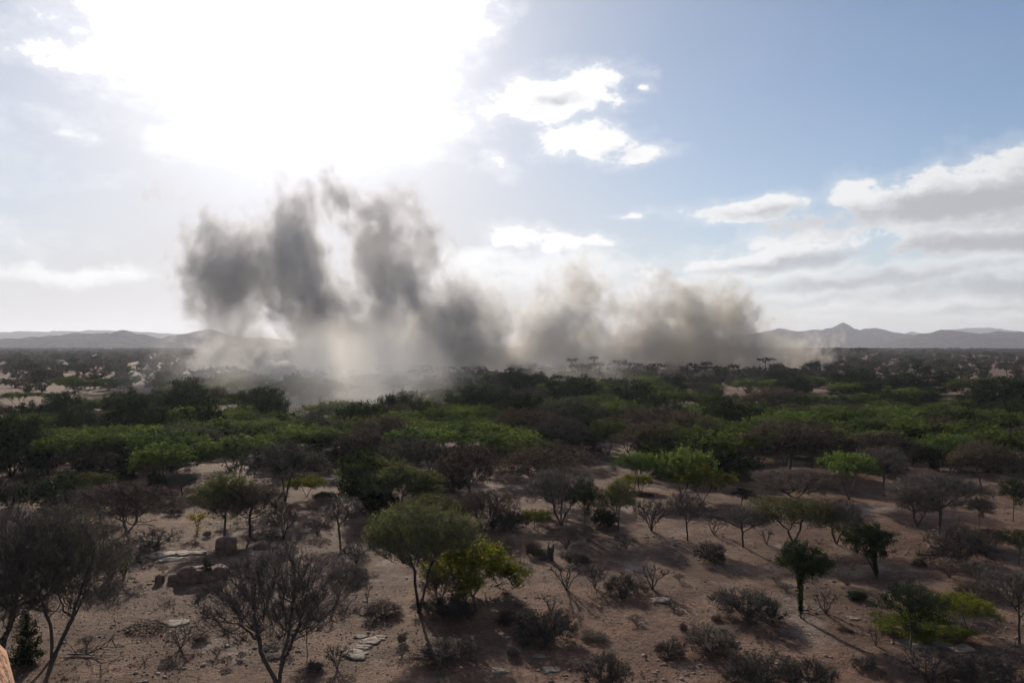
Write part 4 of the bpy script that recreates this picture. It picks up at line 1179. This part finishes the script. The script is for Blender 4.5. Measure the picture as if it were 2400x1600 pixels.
# ------------------------------------------------------------------ boulders, slabs, stump, mound, dead wood
from mathutils import noise as mnoise
def lump(name, mats, seed, subdiv, size, rough=0.25, cut=0.0, squash_top=0.0, fine=0.08):
    import bmesh
    bm = bmesh.new()
    bmesh.ops.create_icosphere(bm, subdivisions=subdiv, radius=1.0)
    off = Vector((seed * 3.1, seed * 1.7, seed * 5.3))
    for v in bm.verts:
        p = v.co.copy()
        n = mnoise.fractal(p * 1.1 + off, 1.0, 2.1, 4)
        q = p * (1 + rough * n)
        # blocky faces: pull towards a box
        m = max(abs(q.x), abs(q.y), abs(q.z))
        q = q.lerp(q / m * 0.86, cut)
        q += p * fine * mnoise.fractal(p * 5.0 + off, 1.0, 2.0, 3)
        ck = abs(mnoise.noise(p * 2.3 + off))
        q -= p * 0.16 * max(0.0, 1 - ck / 0.05)
        if q.z > 0.75 and squash_top: q.z = 0.75 + (q.z - 0.75) * (1 - squash_top)
        v.co = Vector((q.x * size[0], q.y * size[1], q.z * size[2]))
    me = bpy.data.meshes.new(name); bm.to_mesh(me); bm.free()
    me.materials.append(mats); me.shade_smooth()
    o = bpy.data.objects.new(name, me); COL.objects.link(o)
    return o

def rock(px, py, wpx, hpx, label, seed, name='boulder', m=None, cut=0.5, sink=0.35, depth=1.0, rot=0.0, cat='rock', rough=.28):
    x, d, z = ground_at(px, py)
    k = d / F_PX
    w, h = wpx * k / 2, hpx * k / (2 - 2 * sink) 
    o = lump(name, m or GRANITE, seed, 4, (w, w * depth, h), rough, cut)
    o.location = (x, d + w * depth * .6, z + h * (1 - 2 * sink))
    o.rotation_euler = (0, 0, rot)
    tag(o, label, cat)
    return o
rock(526, 1297, 52, 38, 'squarish red boulder alone on the bare patch', 1, cut=.72, rot=.35, depth=.8, rough=.35)
rock(612, 1288, 40, 18, 'small rounded red boulder right of the squarish one', 2, cut=.3)
rock(455, 1365, 92, 38, 'broad cracked red boulder behind the small pointed bush', 3, cut=.35, depth=.6, rot=-.1, rough=.55)
rock(506, 1360, 46, 34, 'tilted red rock leaning on the broad cracked boulder', 4, cut=.4, rot=.5, rough=.5)
rock(372, 1366, 22, 22, 'dark stone at the left end of the broad boulder', 5, cut=.4)
rock(404, 1363, 24, 18, 'low dark stone between the dark one and the broad boulder', 6, cut=.4)
rock(345, 1291, 46, 20, 'low brown rock behind the fan-shaped bare shrub', 7, cut=.3)
slabs = [(385, 1304, 90, 10, 'broadest of the flat pale slabs below the squarish boulder'), (440, 1300, 60, 9, 'flat pale slab nearest to the squarish boulder'), (395, 1315, 60, 7, 'lowest of the flat pale slabs below the squarish boulder'), (625, 1300, 80, 8, 'flat pale slab right of the squarish boulder'), (690, 1306, 50, 6, 'thin pale slab under the vase-shaped shrub'), (412, 1464, 62, 8, 'small pale slab beside the dark brush pile'),
         (868, 1507, 50, 11, 'largest of the flat pale stones near the bottom middle'), (845, 1494, 30, 8, 'uppermost of the flat pale stones near the bottom middle'), (852, 1519, 40, 10, 'middle one of the flat pale stones near the bottom middle'),
         (832, 1540, 66, 14, 'lowest of the flat pale stones near the bottom middle'), (890, 1496, 34, 8, 'right-hand one of the flat pale stones near the bottom middle'),
         (1266, 1540, 26, 9, 'white stone below the large dense shrub'), (1172, 1575, 40, 10, 'pale stones in the bare acacia shadow near the bottom'), (1291, 1572, 48, 9, 'flat white stone near the bottom edge in the middle'),
         (1548, 1410, 50, 9, 'pale flat stone right of the row of four shrubs'), (2000, 1450, 30, 7, 'pale stone right of the mushroom-headed evergreen'), (2165, 1515, 110, 9, 'pale stony strip under the dark round-headed tree'), (2260, 1524, 60, 8, 'pale stony strip right of the dark round-headed tree\'s trunk')]
for i, (px, py, w, h, lb) in enumerate(slabs):
    rock(px, py, w, h * .4, lb, 20 + i, 'rock_slab', PALE_ROCK, .35, .47, .75, RND.uniform(-.3, .3), rough=.8)
# granite lookout rock under the camera; one edge of it shows in the corner of the picture
def lookout():
    import bmesh
    bm = bmesh.new()
    bmesh.ops.create_icosphere(bm, subdivisions=6, radius=1.0)
    for v in bm.verts:
        p = v.co.copy()
        k = (abs(p.x) ** 5 + abs(p.y) ** 5 + abs(p.z) ** 5) ** (-1 / 5)
        q = p * k
        w = Vector((q.x * 2.1, q.y * 2.3, q.z * 6.0))
        n = 0.16 * mnoise.fractal(w * 0.9 + Vector((4, 1, 9)), 1.0, 2.1, 4) + 0.035 * mnoise.fractal(w * 5.0, 1.0, 2.0, 3)
        v.co = w + p * n * 1.3
    me = bpy.data.meshes.new('lookout_rock'); bm.to_mesh(me); bm.free()
    me.materials.append(LOOKOUT); me.shade_smooth()
    o = bpy.data.objects.new('lookout_rock', me); COL.objects.link(o)
    return o
lk = lookout()
lk.location = (-2.835, 0.3, 5.80)
tag(lk, 'sunlit orange granite edge in the bottom left corner', 'rock')

def wood(name, paths, mats, label, cat, loc):
    """Dead wood: bent tapering limbs, joined as one piece of wood."""
    b = Build()
    for pts, r0, r1 in paths:
        pts = np.array(pts, float); n = len(pts) - 1
        r = np.linspace(r0, r1, n + 1)
        d = norm(np.diff(pts, axis=0)); dn = np.concatenate([d[:1], norm(d[1:] + d[:-1]) if n > 1 else d[:0], d[-1:]])
        b.add(tubes(pts[:-1], pts[1:], r[:-1], r[1:], dn[:-1], dn[1:], 7), 0)
    me = b.mesh(name, [mats])
    o = bpy.data.objects.new(name, me); COL.objects.link(o)
    o.location = loc
    tag(o, label, cat)
    return o
def deadbranch(px, py, wpx, label, seed, hk=0.45):
    r = np.random.default_rng(seed)
    x, d, z = ground_at(px, py); L = wpx * d / F_PX
    paths = []
    m = [np.array([-L / 2, 0, .06])]
    for i in range(6):
        m.append(m[-1] + np.array([L / 6, r.normal(0, L * .05), r.normal(L * .01, L * .05)]))
        m[-1][2] = max(m[-1][2], .05)
    paths.append((m, .035, .012))
    for i in range(14):
        j = r.integers(0, 6); p = m[j].copy(); a = [p]
        dr = np.array([r.normal(.5, .6), r.normal(0, .7), abs(r.normal(.5, .4))])
        for k in range(4):
            dr = dr + r.normal(0, .25, 3); a.append(a[-1] + dr / np.linalg.norm(dr) * L * .10 * r.uniform(.6, 1.2) * (hk / .45))
        paths.append((a, .016, .004))
    wood('dead_branch', paths, BARK_DARK, label, 'branch', (x, d, z))
deadbranch(344, 1226, 50, 'dead grey branch lying on the sandy path', 1)
deadbranch(225, 1535, 130, 'long dead branch lying in front of the leaning bare tree', 2, .6)
deadbranch(1216, 1354, 36, 'dark fallen limb at the tip of the bright bush', 3)
deadbranch(1275, 1312, 22, 'thin dead stick standing by the grey stump', 4, 1.0)
deadbranch(1900, 1432, 60, 'dead branch at the foot of the creeper-wrapped trunk', 5, .4)
deadbranch(2350, 1545, 90, 'dead branch on pale ground near the right edge', 6, .4)

# hollow grey stump
def stump():
    x, d, z = ground_at(1287, 1313); k = d / F_PX
    r, h = 8.2 * k, 36 * k
    V, F = [], []
    n = 14; rng = np.random.default_rng(3)
    for j, f in enumerate((0, .15, .4, .7, 1.0)):
        for i in range(n):
            a = i * 6.283 / n
            rr = r * (1.25 - .35 * f ** .5) * (1 + .12 * math.sin(3 * a + f) + rng.uniform(-.06, .06))
            top = h * f + (h * .16 * math.sin(a * 2 + 1) + rng.uniform(-.06, .06) * h if j == 4 else 0)
            V.append((math.cos(a) * rr + .12 * h * f, math.sin(a) * rr, top))
    for j in range(4):
        for i in range(n):
            a, b = j * n + i, j * n + (i + 1) % n
            F.append((a, b, b + n, a + n))
    c = len(V); V.append((.1 * h, 0, h * .72))
    for i in range(n): F.append((4 * n + i, 4 * n + (i + 1) % n, c))
    o = mesh_obj('tree_stump', V, F, BARK_DARK, loc=(x, d, z - .03))
    tag(o, 'broken grey tree stump standing in the middle of the clearing', 'stump')
stump()

def mound():
    x, d, z = ground_at(1572, 1122); k = d / F_PX
    o = lump('termite_mound', MOUND, 9, 4, (17 * k, 15 * k, 26 * k), 0.22, 0.2)
    for v in o.data.vertices:
        f = (v.co.z / (26 * k) + 1) / 2
        s = 1.5 - .95 * max(0, min(1, f)) + .35 * math.exp(-((f - .08) / .2) ** 2)
        v.co.x *= s; v.co.y *= s
    o.location = (x, d, z + 14 * k)
    tag(o, 'brown chimney-like termite mound between green crowns', 'mound')
mound()
plant('dense_0', 1545, 1120, 1092, 40, SH, 'shrub', 'black leafless shrub left of the termite mound')
plant('dense_0', 1602, 1124, 1100, 34, SH, 'shrub', 'black leafless shrub right of the termite mound')

# heaps of cut thorn brush
def brush(px, py, wpx, hpx, label, seed):
    r = np.random.default_rng(seed)
    x, d, z = ground_at(px, py); k = d / F_PX; w, h = wpx * k, hpx * k
    n = 420
    a = r.uniform(0, 6.28, n); q = np.sqrt(r.uniform(0, 1, n))
    c = np.stack([np.cos(a) * q * w / 2, np.sin(a) * q * w / 3, h * (1 - q ** 2) * r.uniform(0, 1, n)], -1)
    u = r.normal(0, 1, (n, 3)); u[:, 2] = np.abs(u[:, 2]) * .45; u = norm(u)
    L = r.uniform(.15, .55, (n, 1)) * w * .35
    b = Build(); b.add(spikes(c - u * L * .3, c + u * L, r.uniform(.006, .016, n)), 0)
    me = b.mesh('brush_pile', [TWIG_DARK])
    o = bpy.data.objects.new('brush_pile', me); COL.objects.link(o); o.location = (x, d, z)
    tag(o, label, 'brush pile')
brush(347, 1474, 105, 26, 'dark heap of thorn brush left of the small pale slab', 1)
brush(628, 1264, 78, 24, 'dark heap of thorn brush under the rusty acacia', 2)
brush(1500, 1160, 70, 10, 'low dark litter of brush before the termite mound', 3)

# knee-high dry tufts strewn over the clearing
rt = np.random.default_rng(77)
spots = []
while len(spots) < 64:
    px, py = rt.uniform(20, 2390), 1215 + 380 * rt.uniform(0, 1) ** .8
    x, d, z = ground_at(px, py)
    if float(vnoise(np.array(x / 4.5), np.array(d / 4.5), 91.0)) < .42: continue
    if any((px - a) ** 2 + 6 * (py - b) ** 2 < 46 ** 2 for a, b in spots): continue
    spots.append((px, py))
    zone = ('left third' if px < 800 else 'middle third' if px < 1600 else 'right third') + (', far side' if py < 1330 else ', near side' if py < 1480 else ', bottom edge')
    key = ('dense_2', 'open_1', 'shrub_1', 'dense_4', 'open_0', 'shrub_2')[rt.integers(0, 6)]
    put_plant(key, x, d, z, rt.uniform(.16, .42), rt.uniform(.35, .85), 'dry_tuft', 'knee-high dry tuft among many on the clearing (%s)' % zone, 'tuft', rt.uniform(0, 6.28), 'dry tufts of the clearing')

# ------------------------------------------------------------------ stones, litter and dry grass on the ground
def scatter(n, seed, dmin, dmax, pw=1.6):
    r = np.random.default_rng(seed)
    u = r.uniform(0, 1, n)
    d = (dmin ** (1 - pw) + u * (dmax ** (1 - pw) - dmin ** (1 - pw))) ** (1 / (1 - pw))
    x = r.uniform(-.72, .72, n) * d
    return r, x, d
PEBBLE = rock_mat('brown_pebble', (0.16, 0.10, 0.07, 1), (0.27, 0.185, 0.135, 1), (0.12, 0.08, 0.06, 1), 3.0)
def gravel():
    r, x, d = scatter(46000, 31, 24, 90)
    keep = vnoise(x / 3.1, d / 3.1, 40.0) * .6 + vnoise(x / 9.0, d / 9.0, 41.0) * .4 > r.uniform(.25, .62, len(x))
    x, d = x[keep], d[keep]; n = len(x)
    s = .010 + .034 * r.uniform(0, 1, n) ** 3.0
    s[r.uniform(0, 1, n) < .008] *= 2.4
    oct_ = np.array([[1, 0, 0], [0, 1, 0], [-1, 0, 0], [0, -1, 0], [0, 0, .8], [0, 0, -.5]], float)
    V = oct_[None] * s[:, None, None] * r.uniform(.6, 1.5, (n, 6, 1)) * np.array([1.2, 1.0, .8])
    a = r.uniform(0, 6.28, n); c, sn = np.cos(a)[:, None], np.sin(a)[:, None]
    V = np.stack([V[..., 0] * c - V[..., 1] * sn, V[..., 0] * sn + V[..., 1] * c, V[..., 2]], -1)
    V += np.stack([x, d, ground_z(x, d) + s * .25 + .008], -1)[:, None]
    f = np.array([[0, 1, 4], [1, 2, 4], [2, 3, 4], [3, 0, 4], [1, 0, 5], [2, 1, 5], [3, 2, 5], [0, 3, 5]])
    o6 = (np.arange(n) * 6)[:, None, None]
    F = (o6 + f[None]).reshape(-1, 3)
    pick = np.repeat(r.uniform(0, 1, n), 8)
    me = np_mesh('gravel', V.reshape(-1, 3), [F[pick < .5], F[(pick >= .5) & (pick < .9)], F[pick >= .9]], [PEBBLE, PALE_ROCK, MOUND], [0, 1, 2])
    o = bpy.data.objects.new('gravel', me); COL.objects.link(o)
    tag(o, 'loose stones strewn over the bare earth', 'gravel', kind='stuff')
gravel()
def cobbles():
    r, x, d = scatter(9000, 37, 24, 80)
    keep = vnoise(x / 2.2, d / 2.2, 60.0) * .5 + vnoise(x / 7.0, d / 7.0, 61.0) * .5 > r.uniform(.52, .78, len(x))
    x, d = x[keep], d[keep]; n = len(x)
    s = .03 + .09 * r.uniform(0, 1, n) ** 2.6
    phi = (1 + 5 ** .5) / 2
    ico = norm(np.array([[-1, phi, 0], [1, phi, 0], [-1, -phi, 0], [1, -phi, 0], [0, -1, phi], [0, 1, phi], [0, -1, -phi], [0, 1, -phi], [phi, 0, -1], [phi, 0, 1], [-phi, 0, -1], [-phi, 0, 1]], float))
    f = np.array([[0, 11, 5], [0, 5, 1], [0, 1, 7], [0, 7, 10], [0, 10, 11], [1, 5, 9], [5, 11, 4], [11, 10, 2], [10, 7, 6], [7, 1, 8], [3, 9, 4], [3, 4, 2], [3, 2, 6], [3, 6, 8], [3, 8, 9], [4, 9, 5], [2, 4, 11], [6, 2, 10], [8, 6, 7], [9, 8, 1]])
    V = ico[None] * s[:, None, None] * r.uniform(.7, 1.3, (n, 12, 1)) * np.array([1.25, 1.0, .55])
    a = r.uniform(0, 6.28, n); c, sn = np.cos(a)[:, None], np.sin(a)[:, None]
    V = np.stack([V[..., 0] * c - V[..., 1] * sn, V[..., 0] * sn + V[..., 1] * c, V[..., 2]], -1)
    V += np.stack([x, d, ground_z(x, d) + s * .12], -1)[:, None]
    F = ((np.arange(n) * 12)[:, None, None] + f[None]).reshape(-1, 3)
    pick = np.repeat(vnoise(x / 5.0, d / 5.0, 71.0) + r.uniform(-.25, .25, n), 20)
    me = np_mesh('rubble', V.reshape(-1, 3), [F[pick < .5], F[pick >= .5]], [PEBBLE, PALE_ROCK], [0, 1])
    o = bpy.data.objects.new('rubble', me); COL.objects.link(o)
    tag(o, 'clusters of fist-sized stones half buried in the earth', 'rubble', kind='stuff')
cobbles()
def litter():
    r, x, d = scatter(5200, 33, 24, 110)
    keep = vnoise(x / 4.0, d / 4.0, 50.0) > r.uniform(.42, .8, len(x))
    x, d = x[keep], d[keep]; n = len(x)
    m = 9
    c = np.stack([x, d, ground_z(x, d)], -1)
    sz = np.repeat(r.uniform(.03, .13, n) * (1 + (r.uniform(0, 1, n) < .10) * 1.6), m)[:, None]
    b = np.repeat(c, m, 0); b[:, :2] += r.normal(0, 1, (n * m, 2)) * sz * .35
    u = r.normal(0, .7, (n * m, 3)); u[:, 2] = np.abs(u[:, 2]) + .45; u = norm(u)
    dark = np.repeat(r.uniform(0, 1, n) < .5, m)
    bd = Build()
    bd.add(spikes(b[dark], b[dark] + u[dark] * sz[dark], np.full(dark.sum(), .008)), 0)
    bd.add(spikes(b[~dark], b[~dark] + u[~dark] * sz[~dark], np.full((~dark).sum(), .009)), 1)
    o = bpy.data.objects.new('dry_grass', bd.mesh('dry_grass', [TWIG, STRAW])); COL.objects.link(o)
    tag(o, 'tufts of dead grass and twig litter on the bare earth', 'dry grass', kind='stuff')
litter()
